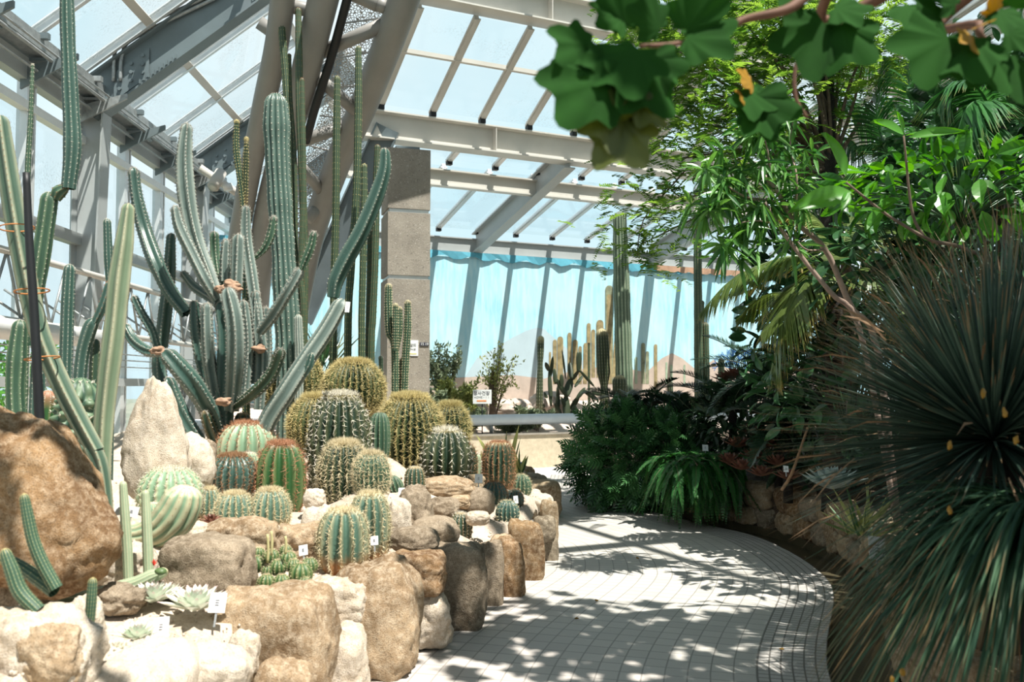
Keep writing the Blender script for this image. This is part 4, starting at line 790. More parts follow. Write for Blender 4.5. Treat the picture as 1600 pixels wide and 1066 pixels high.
cact('columnar_cactus', 378, 640, 700, 30, 7.0, 7, .25, 'tealdk', 'brown', (3, .02, .0014, .8), 'cut brownish cactus stub at the foot of the branching blue-green cactus', 33, expo=3)
# ================================================================ LEFT BED: columnar cacti
def pts(lst, d): return [P(a[0], a[1], a[2] if len(a) > 2 else d) for a in lst]
def wpx(w, d): return w / 2 / F_PX * d
def column(name, path, d, w, nr, dep, sk, sn, sp, label, group=None, ground=None, style='sharp', cat='cactus', seed=1, **kw):
    p = pts(path, d)[::-1]
    if p[0][2] > .9: p[0] = p[0] * .5 + p[1] * .5; p.insert(0, A(p[0][0], p[0][1], .30)); w = w if not isinstance(w, (list, tuple)) else list(w) + [w[-1]]
    r = [wpx(x, d) for x in (w if isinstance(w, (list, tuple)) else [w])]
    if len(r) > 1: r = np.interp(np.linspace(0, 1, len(p)), np.linspace(0, 1, len(r)), r[::-1])
    else: r = r[0]
    if ground is not False: ctrl.append(p[0].copy())
    mb = MB(); stem(mb, p, r, nr, dep, style, sp=sp, seed=seed, **kw)
    return tag(mb.build(name, [CM[sk], SM[sn]], None, loc=p[0]), label, cat, group)
def stems(name, specs, label, base, cat='cactus', group=None):
    base = np.array(base); base[2] = min(base[2], .80)
    o = thing(name, base, label, cat, group); ctrl.append(base)
    for i, s in enumerate(specs):
        path, d, w, nr, dep, sk, sn, sp = s[:8]; kw = s[8] if len(s) > 8 else {}
        p = pts(path, d)[::-1]; dm = np.mean([q[1] for q in p]); r = [wpx(x, dm) for x in (w if isinstance(w, (list, tuple)) else [w])]
        if len(r) > 1: r = np.interp(np.linspace(0, 1, len(p)), np.linspace(0, 1, len(r)), r[::-1])
        else: r = r[0]
        nm = kw.pop('part', 'stem'); lb = kw.pop('plabel', None); sty = kw.pop('style', 'sharp')
        mb = MB(); stem(mb, p, r, nr, dep, sty, sp=sp, seed=i + 3, **kw); q = mb.build(nm, [CM[sk], SM[sn]], o)
        if lb: q['label'] = lb
    return o
S1 = (3, .014, .0012, .045, .8); S2 = (3, .012, .001, .035, .8); S0 = (2, .008, .0008, .03, .8)
# tall blue-green column, wired joints, at the left
stems('columnar_cactus', [
 ([(104, -30), (106, 60), (110, 150), (113, 230), (107, 295)], 5.4, [20, 22, 25, 26, 22], 8, .18, 'bluedk', 'white', S2, dict(wav=.05)),
 ([(106, 292), (92, 300), (86, 312)], 5.4, [12, 24, 16], 7, .2, 'mid', 'rust', S2),
 ([(78, 300), (72, 345), (64, 400), (54, 470), (44, 540)], 5.4, [26, 28, 27, 24, 22], 7, .18, 'mid', 'white', S2, dict(wav=.05)),
 ([(32, 500), (26, 560), (24, 620), (30, 700), (32, 790)], 5.3, [22, 30, 30, 26, 24], 7, .16, 'mid', 'white', S2, dict(wav=.06)),
 ], 'very tall blue-green jointed column cactus rising out of the top left of the picture', P(30, 720, 5.3))
stems('columnar_cactus', [
 ([(0, 180), (8, 240), (22, 330), (40, 430), (62, 520), (95, 600), (128, 665), (150, 705)], 4.3, [24, 29, 32, 31, 30, 30, 28, 26], 4, .42, 'sagedk', 'rust', S0, dict(seg=5)),
 ([(140, 690), (155, 725), (163, 775), (165, 830)], 4.3, [26, 26, 24, 22], 4, .42, 'sagedk', 'rust', S0, dict(seg=5)),
 ], 'leaning pale four-ribbed cactus tied with orange wire to a black pole', P(165, 835, 4.3))
column('columnar_cactus', [(201, 318), (194, 380), (186, 440), (178, 520), (168, 600), (161, 680), (160, 780)], 4.4, [17, 29, 33, 33, 31, 28, 24], 4, .40, 'paleflat', 'cream', S0, 'upright pale sage cactus with four broad flat sides and cream rib lines', seg=5, seed=2, wav=.04)
p_ = thing('support_pole', P(64, 700, 4.08), 'black pole holding up the leaning pale cactus', 'pole'); mb = MB(); tube(mb, [P(41, 270, 4.08), P(46, 380, 4.08), P(54, 500, 4.08), P(64, 700, 4.08)], [.016, .018, .02, .022], 10, 20); mb.build('pole', M['rubber'], p_)
for (cx, cy) in ((26, 356), (50, 455), (66, 560)):
    mb = MB(); a = np.linspace(0, 6.28, 20); c = P(cx, cy, 4.2); tube(mb, [c + A(.07 * math.cos(q),   .09 * math.sin(q), .01 * math.cos(q)) for q in a], .0035, 6); mb.build('tie', m_plain('orange_tie', (.50, .20, .06), .7), p_)
column('columnar_cactus', [(51, 100), (48, 180), (43, 280), (42, 420), (40, 640)], 6.2, [5, 7, 9, 9, 9], 6, .2, 'mid', 'white', S2, 'very thin green cactus stem rising beside the tall jointed column', seed=4)
column('columnar_cactus', [(109, 413), (106, 470), (104, 530), (102, 610), (100, 680)], 6.4, [17, 20, 20, 20, 20], 8, .15, 'bluedk', 'white', S2, 'blue-green column cactus with a rounded tip in front of the window column', seed=5)
column('columnar_cactus', [(167, 342), (169, 400), (171, 440), (176, 520), (170, 620)], 7.4, [12, 14, 12, 12, 14], 7, .2, 'bluedk', 'white', S2, 'dark slim cactus behind the upright pale flat-sided one', seed=6)
stems('columnar_cactus', [
 ([(172, 440), (160, 480), (148, 505)], 6.0, [14, 16, 14], 6, .2, 'bluedk', 'rust', S2), ([(147, 498), (138, 520), (128, 560), (122, 640), (120, 760)], 6.0, [20, 22, 20, 20, 20], 6, .2, 'bluedk', 'white', S2),
 ([(150, 530), (148, 570), (145, 660), (143, 750)], 6.1, [14, 16, 14, 14], 5, .25, 'columnar', 'white', S2), ], 'dark jointed cactus with a rusty scar at its joint, behind the flat-sided one', P(130, 660, 6.0))
column('warty_cactus', [(128, 590), (125, 630), (118, 700), (125, 790)], 5.0, [60, 78, 92, 92], 11, .25, 'mid', 'white', (5, .028, .0022, .05, .9), 'stout warty green cactus with white tufts behind the leaning pale one', seed=8, style='round', wav=.03, tub=.30, ds=.012)
column('columnar_cactus', [(76, 610), (72, 650), (70, 700)], 5.2, [24, 30, 30], 9, .15, 'bright', 'white', S2, 'small bright green cactus behind the black pole', seed=9)
column('columnar_cactus', [(60, 560), (58, 640), (58, 710)], 5.6, [20, 24, 24], 9, .15, 'bluedk', 'white', S2, 'dark shaded cactus stem left of the black pole', seed=10)
# the branching blue-green cactus
D0 = 7.0
bb = [
 ([(292, 193, 7.0), (288, 250, 7.0), (292, 310, 7.0), (304, 370, 7.0), (326, 430, 6.95), (343, 475, 6.9)], [18, 28, 30, 28, 24, 20]),
 ([(208, 262, 7.1), (214, 310, 7.1), (226, 360, 7.1), (244, 410, 7.0), (266, 455, 7.0), (292, 490, 6.95)], [18, 20, 24, 26, 24, 20]),
 ([(273, 322, 6.8), (281, 355, 6.8), (300, 395, 6.8), (320, 435, 6.8), (339, 468, 6.85)], [14, 19, 20, 20, 16]),
 ([(334, 362, 7.2), (336, 400, 7.2), (342, 448, 7.1)], [14, 16, 15]),
 ([(354, 374, 7.0), (352, 405, 7.0), (351, 440, 7.0)], [15, 18, 16]),
 ([(373, 366, 6.9), (372, 400, 6.9), (370, 448, 6.9)], [19, 22, 20]),
 ([(384, 322, 7.0), (384, 370, 7.0), (392, 430, 6.95), (402, 500, 6.9), (408, 560, 6.9), (404, 640, 6.9)], [15, 19, 20, 20, 20, 18]),
 ([(428, 338, 7.0), (424, 365, 7.0), (414, 388, 7.0), (398, 404, 7.0)], [11, 14, 12, 7]),
 ([(491, 362, 6.7), (486, 385, 6.7), (478, 405, 6.7), (471, 422, 6.7)], [12, 14, 14, 10]),
 ([(470, 420, 6.7), (450, 455, 6.7), (428, 490, 6.75), (405, 520, 6.8)], [18, 18, 20, 16]),
 ([(323, 474, 6.75), (324, 520, 6.75), (328, 570, 6.8), (340, 640, 6.85)], [17, 21, 22, 20]),
 ([(355, 450, 6.6), (366, 500, 6.6), (368, 560, 6.65), (362, 640, 6.8)], [26, 30, 32, 26]),
 ([(303, 470, 6.95), (306, 520, 6.95), (318, 580, 6.95), (338, 640, 6.9)], [16, 19, 19, 17]),
 ([(256, 548, 6.5), (280, 575, 6.5), (304, 605, 6.55), (330, 650, 6.7), (345, 700, 6.85)], [26, 32, 34, 30, 26]),
 ([(195, 508, 6.9), (208, 532, 6.85), (228, 548, 6.75), (252, 552, 6.7)], [14, 18, 18, 12]),
 ([(208, 463, 7.1), (220, 488, 7.1), (236, 515, 7.1), (246, 545, 7.1)], [11, 14, 14, 12]),
 ([(268, 365, 7.3), (265, 430, 7.3), (258, 500, 7.3), (250, 575, 7.3), (262, 640, 7.2), (300, 700, 7.1)], [14, 22, 22, 24, 24, 24]),
 ([(285, 425, 7.1), (304, 448, 7.1), (330, 466, 7.0), (345, 480, 6.9)], [12, 16, 16, 14]),
 ([(262, 590, 6.9), (280, 640, 6.9), (310, 690, 6.9)], [20, 26, 24]),
 ([(400, 455, 6.9), (398, 520, 6.9), (392, 600, 6.9)], [14, 16, 16]),
 ([(380, 470, 6.8), (386, 540, 6.8), (380, 620, 6.8)], [16, 18, 18]),
 ([(318, 640, 6.6), (326, 665, 6.65), (340, 700, 6.8)], [16, 20, 22]),
 ([(440, 545, 6.5), (424, 585, 6.55), (396, 615, 6.6), (364, 637, 6.8)], [18, 20, 20, 12]),
 ([(345, 472, 6.85), (352, 530, 6.85), (350, 600, 6.85), (348, 720, 6.9)], [22, 26, 28, 34]),
 ([(415, 480, 6.95), (418, 540, 7.0), (414, 600, 7.0)], [12, 16, 16]),
]
sps = []
for i, (pt, w) in enumerate(bb):
    mt = ['blue', 'bluedk', 'blue', 'mid', 'blue', 'blue', 'blue', 'mid', 'mid', 'blue', 'blue', 'blue', 'bluedk', 'bluedk', 'bluedk', 'bluedk', 'bluedk', 'blue', 'bluedk', 'blue', 'blue', 'tealdk', 'columnar', 'bluedk', 'blue'][i]
    sps.append((pt, 7, w, 5 if i not in (0, 11) else 6, .38, mt, 'grey', (4, .022, .0017, .042, .8), dict(seg=3, wav=.04)))
bro = stems('branching_cactus', sps, 'large branching blue-green cactus with many upright curved stems', P(345, 720, 6.9))
for (cx, cy, d) in ((347, 452, 6.8), (360, 444, 6.8), (368, 450, 6.75), (248, 548, 6.5), (350, 628, 6.6), (406, 545, 6.8)):
    V, F = rockmesh(P(cx, cy, d), (.10, .08, .06), 2.2, .25, seed=cx, n=6); o = MB().add(V, F).build('scar', M['corky'], bro)
# leaning armed cactus right of it
stems('columnar_cactus', [
 ([(601, 232, 6.8), (600, 265, 6.8), (588, 305, 6.8), (565, 360, 6.8), (540, 405, 6.8), (524, 440, 6.8), (520, 465, 6.8)], 6.8, [16, 22, 26, 28, 28, 26, 20], 5, .32, 'bluedk', 'white', S1, dict(seg=3)),
 ([(536, 468, 6.75), (510, 515, 6.7), (480, 560, 6.65), (448, 610, 6.6), (415, 665, 6.6), (396, 735, 6.6)], 6.7, [26, 28, 30, 32, 30, 28], 5, .32, 'blue', 'white', S1, dict(seg=3)),
 ([(488, 552, 6.6), (484, 570, 6.6), (474, 588, 6.6)], 6.6, [10, 14, 10], 5, .3, 'bluedk', 'white', S1),
 ], 'dark green jointed cactus leaning right, with a white tag at its joint', P(410, 690, 6.6))
column('columnar_cactus', [(431, 146), (432, 200), (434, 260), (438, 330), (444, 420), (448, 500), (452, 580), (452, 660)], 8.6, [36, 42, 39, 37, 38, 40, 40, 40], 13, .2, 'bluedk', 'white', (3, .012, .002, .05, .8), 'thick grey-green columnar cactus with a pinched rounded tip, tallest of the stout columns', seed=3, style='round', wav=.05)
TG = 'tall thin columnar cacti in front of the steel truss'
tc_ = [([(437, -8), (440, 40), (447, 130), (453, 230), (456, 350), (470, 560)], 9.4, 12, 'leftmost tall thin dark column, leaning and running out of the top of the picture'),
 ([(466, 12), (467, 90), (468, 170), (473, 300), (476, 420), (474, 560)], 9.3, 12, 'tall thin column with a green tip next to the thick grey-green one'),
 ([(452, 84), (453, 150), (460, 250), (462, 400), (466, 560)], 9.6, 8, 'thin short-topped column between the two tallest leaning ones'),
 ([(472, 122), (473, 200), (474, 300), (470, 430), (478, 560)], 9.1, 9, 'thin column beginning just below the strap of the black hose'),
 ([(527, 119), (526, 200), (525, 320), (522, 440), (520, 570)], 9.4, 12, 'thin column with a yellow-green tip standing clear in front of the mesh panel'),
 ([(560, 72), (560, 160), (557, 300), (548, 430), (540, 580)], 9.2, 12, 'highest thin column with golden spines, left of the concrete pillar'),
 ([(569, 256), (569, 320), (567, 420), (565, 500), (565, 575)], 9.0, 11, 'middle one of the three columns bunched left of the concrete pillar'),
 ([(590, 226), (588, 300), (586, 400), (582, 500), (578, 575)], 9.3, 12, 'rightmost thin column, nearest the concrete pillar'),
 ([(578, 300), (577, 400), (575, 500), (574, 575)], 9.4, 8, 'narrowest column squeezed between the bunched pair by the pillar')]
for i, (pp, d, w, lb) in enumerate(tc_): column('columnar_cactus', pp, d, [w * .8] + [w] * 4, 9, .22, 'columnar', 'gold' if i in (0, 4, 5, 6) else 'brown', (3, .012, .0013, .05, .8), lb, TG, seed=i + 20, style='round', seg=2)
stems('columnar_cactus', [([(370, 188), (369, 230), (374, 270), (381, 320), (384, 420), (385, 700)], 9.0, [7, 10, 10, 11, 12, 12], 7, .25, 'columnar', 'gold', (4, .02, .0016, .035, .8)), ([(385, 215), (384, 260), (382, 325)], 9.0, [6, 9, 9], 7, .25, 'dark', 'gold', (4, .02, .0016, .035, .8))], 'pair of slim golden-spined stems joined in a V under the roof edge', P(385, 620, 9.0))
column('columnar_cactus', [(466, 492), (467, 530), (468, 600)], 8.4, [12, 14, 14], 10, .2, 'blue', 'white', S2, 'short grey-blue column in front of the thick grey-green one', seed=33, style='round')
stems('white_spined_cactus', [([(607, 444), (607, 480), (609, 520), (617, 548), (617, 690)], 10.6, [10, 13, 13, 12, 12], 9, .2, 'mid', 'cream', (5, .022, .0018, .03, .8)), ([(618, 475), (618, 510), (617, 548)], 10.5, [8, 9, 8], 8, .2, 'mid', 'cream', (5, .022, .0018, .03, .8)), ([(624, 480), (624, 515), (619, 548)], 10.6, [9, 11, 9], 8, .2, 'mid', 'cream', (5, .022, .0018, .03, .8)), ([(637, 470), (637, 510), (634, 560), (628, 690)], 10.6, [9, 12, 12, 10], 9, .2, 'mid', 'cream', (5, .022, .0018, .03, .8)), ([(630, 560), (624, 590), (622, 690)], 10.7, [9, 10, 10], 8, .2, 'columnar', 'cream', (4, .02, .0016, .035, .8))], 'candelabra cactus with cream-spined stems in front of the concrete pillar', P(622, 640, 10.6))
stems('white_spined_cactus', [([(595, 556), (596, 600), (597, 680)], 10.2, [7, 7, 7], 7, .2, 'columnar', 'grey', S2)], 'short thin dark stem behind the top golden barrel', P(597, 660, 10.2))
# ---- foreground left: bent cactus, fingers, creeping stems
column('bent_cactus', [(292, 758), (286, 782), (272, 808), (250, 828), (222, 838), (190, 838)], 4.25, [44, 62, 66, 58, 44, 32], 12, .14, 'pale', 'rust', S0, 'bent pale ribbed cactus curling up from the gravel', seed=5, style='round', seg=3, cap=.7, ds=.015)
stems('finger_cactus', [([(192, 752), (195, 800), (199, 860), (201, 912)], 3.9, [11, 15, 16, 15], 10, .08, 'cream', 'cream', (3, .004, .0006, .012, .8), dict(ds=.012)), ([(227, 766), (229, 810), (231, 860), (232, 900)], 3.85, [11, 15, 16, 15], 10, .08, 'cream', 'cream', (3, .004, .0006, .012, .8), dict(ds=.012)),
 ([(262, 892), (240, 900), (215, 912), (185, 920), (160, 928), (130, 935), (100, 938), (78, 958)], 3.8, [12, 22, 24, 24, 24, 22, 22, 20], 12, .07, 'cream', 'cream', (3, .004, .0006, .012, .8), dict(part='lying_stem')),
 ([(140, 935), (158, 965), (172, 990)], 3.75, [22, 20, 18], 12, .07, 'cream', 'cream', S0, dict(part='lying_stem'))], 'pale finger cactus with two upright stems rising from a lying one', P(150, 945, 3.8))
stems('finger_cactus', [([(37, 772), (44, 810), (52, 845), (66, 880), (88, 920)], 3.02, [14, 18, 19, 20, 20], 12, .08, 'mid', 'gold', (3, .004, .0006, .012, .8), dict(ds=.012)), ([(6, 858), (18, 890), (32, 925), (60, 955)], 2.95, [16, 22, 24, 22], 12, .08, 'mid', 'gold', (3, .004, .0006, .012, .8), dict(ds=.012)),
 ([(0, 870, 3.08), (30, 885, 3.08), (60, 905, 3.06), (85, 925, 3.04)], 3.05, [18, 20, 22, 20], 12, .08, 'mid', 'gold', S0), ([(-30, 968), (10, 966), (40, 962), (75, 955)], 2.98, [22, 22, 22, 22], 12, .08, 'mid', 'gold', S0, dict(part='lying_stem')),
 ([(145, 903, 3.1), (143, 935, 3.1), (140, 970, 3.1), (134, 1005, 3.1), (128, 1040, 3.1)], 3.1, [13, 16, 15, 14, 14], 12, .08, 'mid', 'gold', (3, .004, .0006, .012, .8), dict(ds=.012))], 'creeping green finger cactus sprawling over the white corner rock', P(70, 965, 3.0))
# red flower
fl = thing('small_flowering_cactus', P(250, 900, 3.75), 'tiny green cactus bud with a red flower beside the lying stem', 'cactus'); mb = MB(); V, F = rockmesh(P(251, 893, 3.75), (.05, .04, .03), 2, .05, n=6); mb.add(V, F); mb.build('body', CM['bright'], fl)
mb = MB(); addrib(mb, np.tile(P(241, 884, 3.73), (7, 1)), rdir(7) * .6 + Z, rdir(7), .028, .012); mb.build('flower', m_plain('red_petal', (.75, .08, .05), .5), fl, smooth=False)
# clustered small cactus
cl = thing('clustered_cactus', P(432, 925, 4.25), 'cluster of small bright green round cacti growing at the bed edge', 'cactus'); ctrl.append(P(432, 925, 4.25))
for i, (cx, cy, r) in enumerate(((398, 890, 15), (424, 878, 13), (450, 882, 14), (470, 905, 19), (483, 892, 14), (440, 918, 14), (416, 918, 14), (392, 918, 12), (378, 914, 9), (434, 895, 14), (458, 892, 12), (418, 900, 10), (404, 872, 10), (446, 868, 10), (476, 918, 10))):
    b, ww, h = gl(cx, cy - r, cy + r * .9, 2 * r, 4.3 - .03 * (cy - 890) / 10); ctrl.pop(); b[2] += .02
    t = np.sin(np.linspace(-1.2, 1.55, 18)); rr_ = ww / 2 * np.sqrt(1 - t ** 2); mb = MB(); cr, V = ribbed(mb, b + np.stack([t * 0, t * 0, (t + 1) / 2 * h], -1), rr_, np.tile(A(1, 0, 0), (18, 1)), np.tile(A(0, 1, 0), (18, 1)), 11, .22, 'round', seg=2, seed=i)
    pp = cr[3:16:2].reshape(-1, 3); cc = b + A(0, 0, h / 2); Vs, Fs = spinesVF(pp, nrm(pp - cc), 4, .010, .0008, .9); mb.add(Vs, Fs, 1); mb.build('stem', [CM['bright'], SM['cream']], cl)
for (x, y0_, y1_) in ((424, 830, 868), (446, 838, 866), (418, 835, 880)):
    mb = MB(); tube(mb, [P(x, y1_, 4.25), P(x + 1, (y0_ + y1_) / 2, 4.25), P(x, y0_, 4.25)], [.006, .007, .006], 6, 8); mb.build('seed_stalk', m_plain('dry_stalk', (.55, .50, .25), .8), cl)
# white rosettes
def rosette(cx, cy, d, r, label, col, n=60, grp='spiky pale rosettes in the gravel'):
    b = P(cx, cy, d); ctrl.append(b.copy() - A(0, 0, .03)); k = np.arange(n); a = k * 2.39996; el = np.linspace(1.35, .15, n); D = np.stack([np.cos(a) * np.cos(el), np.sin(a) * np.cos(el), np.sin(el)], -1)
    L = wpx(2 * r, d) * (.65 + .6 * k / n); mb = MB(); addrib(mb, b + D * .01, D, np.tile(Z, (n, 1)) + D * .01, L, L * .34, curl=.15, segs=4, fold=.5, prof=[.5, 1, 1, .7, .04], tone=.5 + .3 * RS.rand(n))
    return tag(mb.build('rosette_succulent', col, None, loc=b), label, 'succulent', grp)
M['rosette'] = m_leaf('rosette_leaf', (.40, .54, .38), (.68, .72, .62), (.72, .52, .52), .15)
for i, (cx, cy, d, r, lb) in enumerate(((240, 942, 3.72, 36, 'pale spiky rosette farther left, touching the dark rock'), (306, 955, 3.65, 44, 'large pale green rosette with pinkish tips between two white tags'), (215, 1000, 3.35, 30, 'small grey-green rosette in front of the left tag'), (180, 1025, 3.2, 26, 'small dull rosette nearest the creeping cactus'), (262, 935, 3.85, 26, 'small white rosette at the foot of the long flat-topped block'), (245, 1015, 3.3, 24, 'small dull rosette below the left white tag'))): rosette(cx, cy, d, r, lb, M['rosette'])
M['aeonium'] = m_leaf('dark_red_leaf', (.10, .035, .03), (.20, .09, .06), None, .1)
rosette(330, 818, 4.75, 16, 'small purple-brown rosette under the left small teal barrel', M['aeonium'], 30, None)
# ---- tags
TGG = 'white plant tags'
tags_ = [(190, 796, 3.95, 22, 18, -.3, 'left white plant tag of the two behind the pale fingers'), (206, 800, 4.0, 20, 16, .3, 'right white plant tag of the two behind the pale fingers'), (340, 942, 3.6, 26, 30, .1, 'white plant tag beside the large pale rosette, at the foot of the flat-topped block'), (252, 980, 3.45, 24, 30, -.2, 'white plant tag between the large and the small rosettes'), (585, 845, 4.85, 12, 14, -.3, 'small white plant tag in front of the orange-based barrel cactus'), (628, 768, 6.2, 11, 11, 0, 'white plant tag on the dark pointed rock'), (748, 748, 7.0, 12, 14, .1, 'white plant tag below the cylindrical dark red barrel'), (474, 860, 4.45, 14, 16, -.5, 'white plant tag beside the cluster of small green cacti'), (806, 781, 6.85, 7, 12, -.3, 'narrow grey plant tag behind the round blue-green cactus'), (543, 480, 6.6, 7, 18, .1, 'white tag hanging at the joint of the leaning dark cactus')]
def ptag(cx, cy, d, w, h, r, lb, stake=True):
    c = P(cx, cy, d); o = thing('plant_tag', c - A(0, 0, wpx(2 * h, d) * .9), lb, 'tag', TGG); th = math.radians(20); x = A(math.cos(r * .3), math.sin(r * .3), 0); up = A(math.sin(r) * .3, math.sin(th), math.cos(th)); up = nrm(up); x = nrm(x - up * np.dot(x, up)); nn = np.cross(x, up); ww, hh = wpx(w, d) * 2, wpx(h, d) * 2
    mb = MB(); slab(mb, [c - x * ww / 2 - up * hh / 2, c + x * ww / 2 - up * hh / 2, c + x * ww / 2 + up * hh / 2, c - x * ww / 2 + up * hh / 2], nn, .002); cd_ = mb.build('card', M['white'], o, smooth=False)
    mb = MB()
    for k in (-.12, 0, .12): bar(mb, c + up * hh * k - x * ww * .12 + nn * .0032, c + up * hh * k + x * ww * .1 + nn * .0032, .0012, .0012 + hh * .02, up=nn)
    mb.build('print', M['ink'], cd_, smooth=False)
    if stake:
        mb = MB(); bar(mb, c - up * hh / 2 * .9 - nn * .003, c - up * hh * 1.2 - nn * .003, .003, .008, up=nn); mb.build('stake', M['zinc'], o, smooth=False)
for tg_ in tags_: ptag(*tg_, stake=tg_[1] != 480)
# ---- bed soil surface through the plant bases
cp = np.array([c for c in ctrl if -5.5 < c[0] < 1 and c[1] < 12.5]); ext = np.array([[-.1, 6.2, .30], [.15, 7, .32], [.2, 8, .33], [-.55, 5.2, .38], [-.8, 4.6, .40], [-1.2, 3.6, .40], [-1.6, 3.0, .42], [-2.2, 2.4, .42], [.1, 9, .35], [.0, 10, .36], [-.4, 12, .4], [-4.6, 5, .9], [-4.8, 8, .9], [-4.8, 12, .8], [-2, 12, .75], [-3, 3, .7], [-2.2, 3.3, .48], [-4.5, 3, .8]])
cp[:, 2] = np.minimum(cp[:, 2], .86); cp = np.vstack([cp, ext]); edL, _ = resamp(edgeL, 200)
ny, nx = 130, 90; V = []
for j in range(ny + 1):
    y = 1.6 + 11.6 * j / ny; xe = np.interp(y, edL[:, 1], edL[:, 0]) - .16
    for i in range(nx + 1):
        x = -5.0 + (xe + 5.0) * (i / nx) ** .8; d2 = (cp[:, 0] - x) ** 2 + (cp[:, 1] - y) ** 2 + .004; w = 1 / d2 ** 1.6; z = np.sum(w * cp[:, 2]) / np.sum(w)
        V.append([x, y, z + .018 * noise.fractal(Vector((x * 7, y * 7, 0)), 1, 2, 4) - (.0 if i < nx else .1)])
i = np.arange(ny)[:, None] * (nx + 1); j = np.arange(nx)[None]; F = np.stack([i + j, i + j + 1, i + nx + 2 + j, i + nx + 1 + j], -1).reshape(-1, 4)
tag(MB().add(V, F).build('soil', M['sand']), 'pale gravelly soil of the left cactus bed', 'soil', kind='structure')
def bedz(x, y):
    d2 = (cp[:, 0] - x) ** 2 + (cp[:, 1] - y) ** 2 + .004; w = 1 / d2 ** 1.6; return float(np.sum(w * cp[:, 2]) / np.sum(w))
# loose pebbles: stuff
mb = MB(); rs = np.random.RandomState(4); tv = np.array([[1, 0, 0], [0, 1, 0], [-1, 0, 0], [0, -1, 0], [0, 0, .8], [0, 0, -.8]]); tf = [np.array([[0, 1, 4], [1, 2, 4], [2, 3, 4], [3, 0, 4], [1, 0, 5], [2, 1, 5], [3, 2, 5], [0, 3, 5]])]
pp = []
while len(pp) < 5000:
    y = 2.4 + 7 * rs.rand() ** 1.4; x = np.interp(y, edL[:, 1], edL[:, 0]) - .15 - rs.rand() * 2.6; pp.append([x, y, bedz(x, y) + .004])
pp = np.array(pp); stamp(mb, tv, tf, pp, rdir(5000), rdir(5000), .004 + .010 * rs.rand(5000) ** 2)
tag(mb.build('gravel', ST[3], smooth=True), 'loose pale gravel scattered over the left bed', 'gravel', kind='stuff')
# ================================================================ MURAL BED PLANTS
def mz(u, v): f = 1 - v / 2.97; return .50 + .55 * f ** 1.3
def onsoil(px, v):                                       # point on the mural bed under pixel column px at distance v from the wall
    q = P(px, 600, 1.0); k = np.dot(R(0, v) - A(0, 0, CAM_H), N_ * A(1, 1, 0)) / np.dot(q - A(0, 0, CAM_H), N_); p = A(q[0] * k, q[1] * k, 0); p[2] = mz(0, v) - .03; return p
def up_column(name, px, v, ytop, w, nr, sk, sn, label, group=None, lean=0, ybase=None, taper=None, sp=(3, .012, .0022, .06, .8), seed=1, dep=.18):
    b = onsoil(px, v); d = b[1]; n = 6; t_ = P(px + lean, ytop, d); pp = [b * (1 - k / n) + t_ * (k / n) for k in range(n + 1)]
    r = [wpx(x, d) for x in (taper or [w] * 7)]
    mb = MB(); stem(mb, pp, r, nr, dep, 'round', sp=sp, seed=seed, seg=3, wav=.03, ds=.06); return tag(mb.build(name, [CM[sk], SM[sn]], None, loc=b), label, 'cactus', group)
up_column('saguaro_cactus', 977, 1.6, 331, 26, 14, 'saguaro', 'grey', 'tall grey-green ribbed column cactus in front of the painted mural', lean=-9, taper=[27, 27, 27, 26, 26, 24, 21], seed=4)
up_column('saguaro_cactus', 946, 1.3, 513, 20, 14, 'dark', 'grey', 'stout dark column cactus left of the tall grey-green one, with a waist near its foot', lean=-6, taper=[18, 17, 10, 21, 21, 20, 18], seed=5)
up_column('columnar_cactus', 842, 1.4, 525, 11, 8, 'dark', 'white', 'thin dark column cactus with pale rib lines, leftmost on the mural bed', lean=3, taper=[11, 11, 11, 10, 8, 11, 11], seed=6)
up_column('saguaro_cactus', 968, 1.9, 586, 22, 14, 'dark', 'grey', 'short dark column at the foot of the tall grey-green one', seed=7)
up_column('columnar_cactus', 1092, 1.9, 300, 13, 9, 'columnar', 'brown', 'tall slim dark column cactus rising into the leaves at the right of the mural', lean=-3, taper=[15, 14, 14, 13, 13, 12, 12], seed=8)
up_column('columnar_cactus', 1104, 1.9, 504, 11, 9, 'columnar', 'brown', 'shorter dark column touching the right side of the tall slim one', lean=-2, seed=9)
up_column('columnar_cactus', 1097, 1.7, 470, 7, 7, 'columnar', 'brown', 'narrow dark column in the gap between the tall slim one and the shorter one', seed=10)
up_column('columnar_cactus', 1127, 1.8, 560, 10, 8, 'columnar', 'brown', 'small dark column standing alone right of the tall slim one', seed=11)
up_column('columnar_cactus', 920, 1.5, 536, 3.6, 5, 'columnar', 'brown', 'very thin bare upright stem among the flat-jointed cactus', seed=12)
up_column('columnar_cactus', 1047, 2.2, 596, 9, 7, 'dark', 'grey', 'small dark column behind the cycads', seed=13)
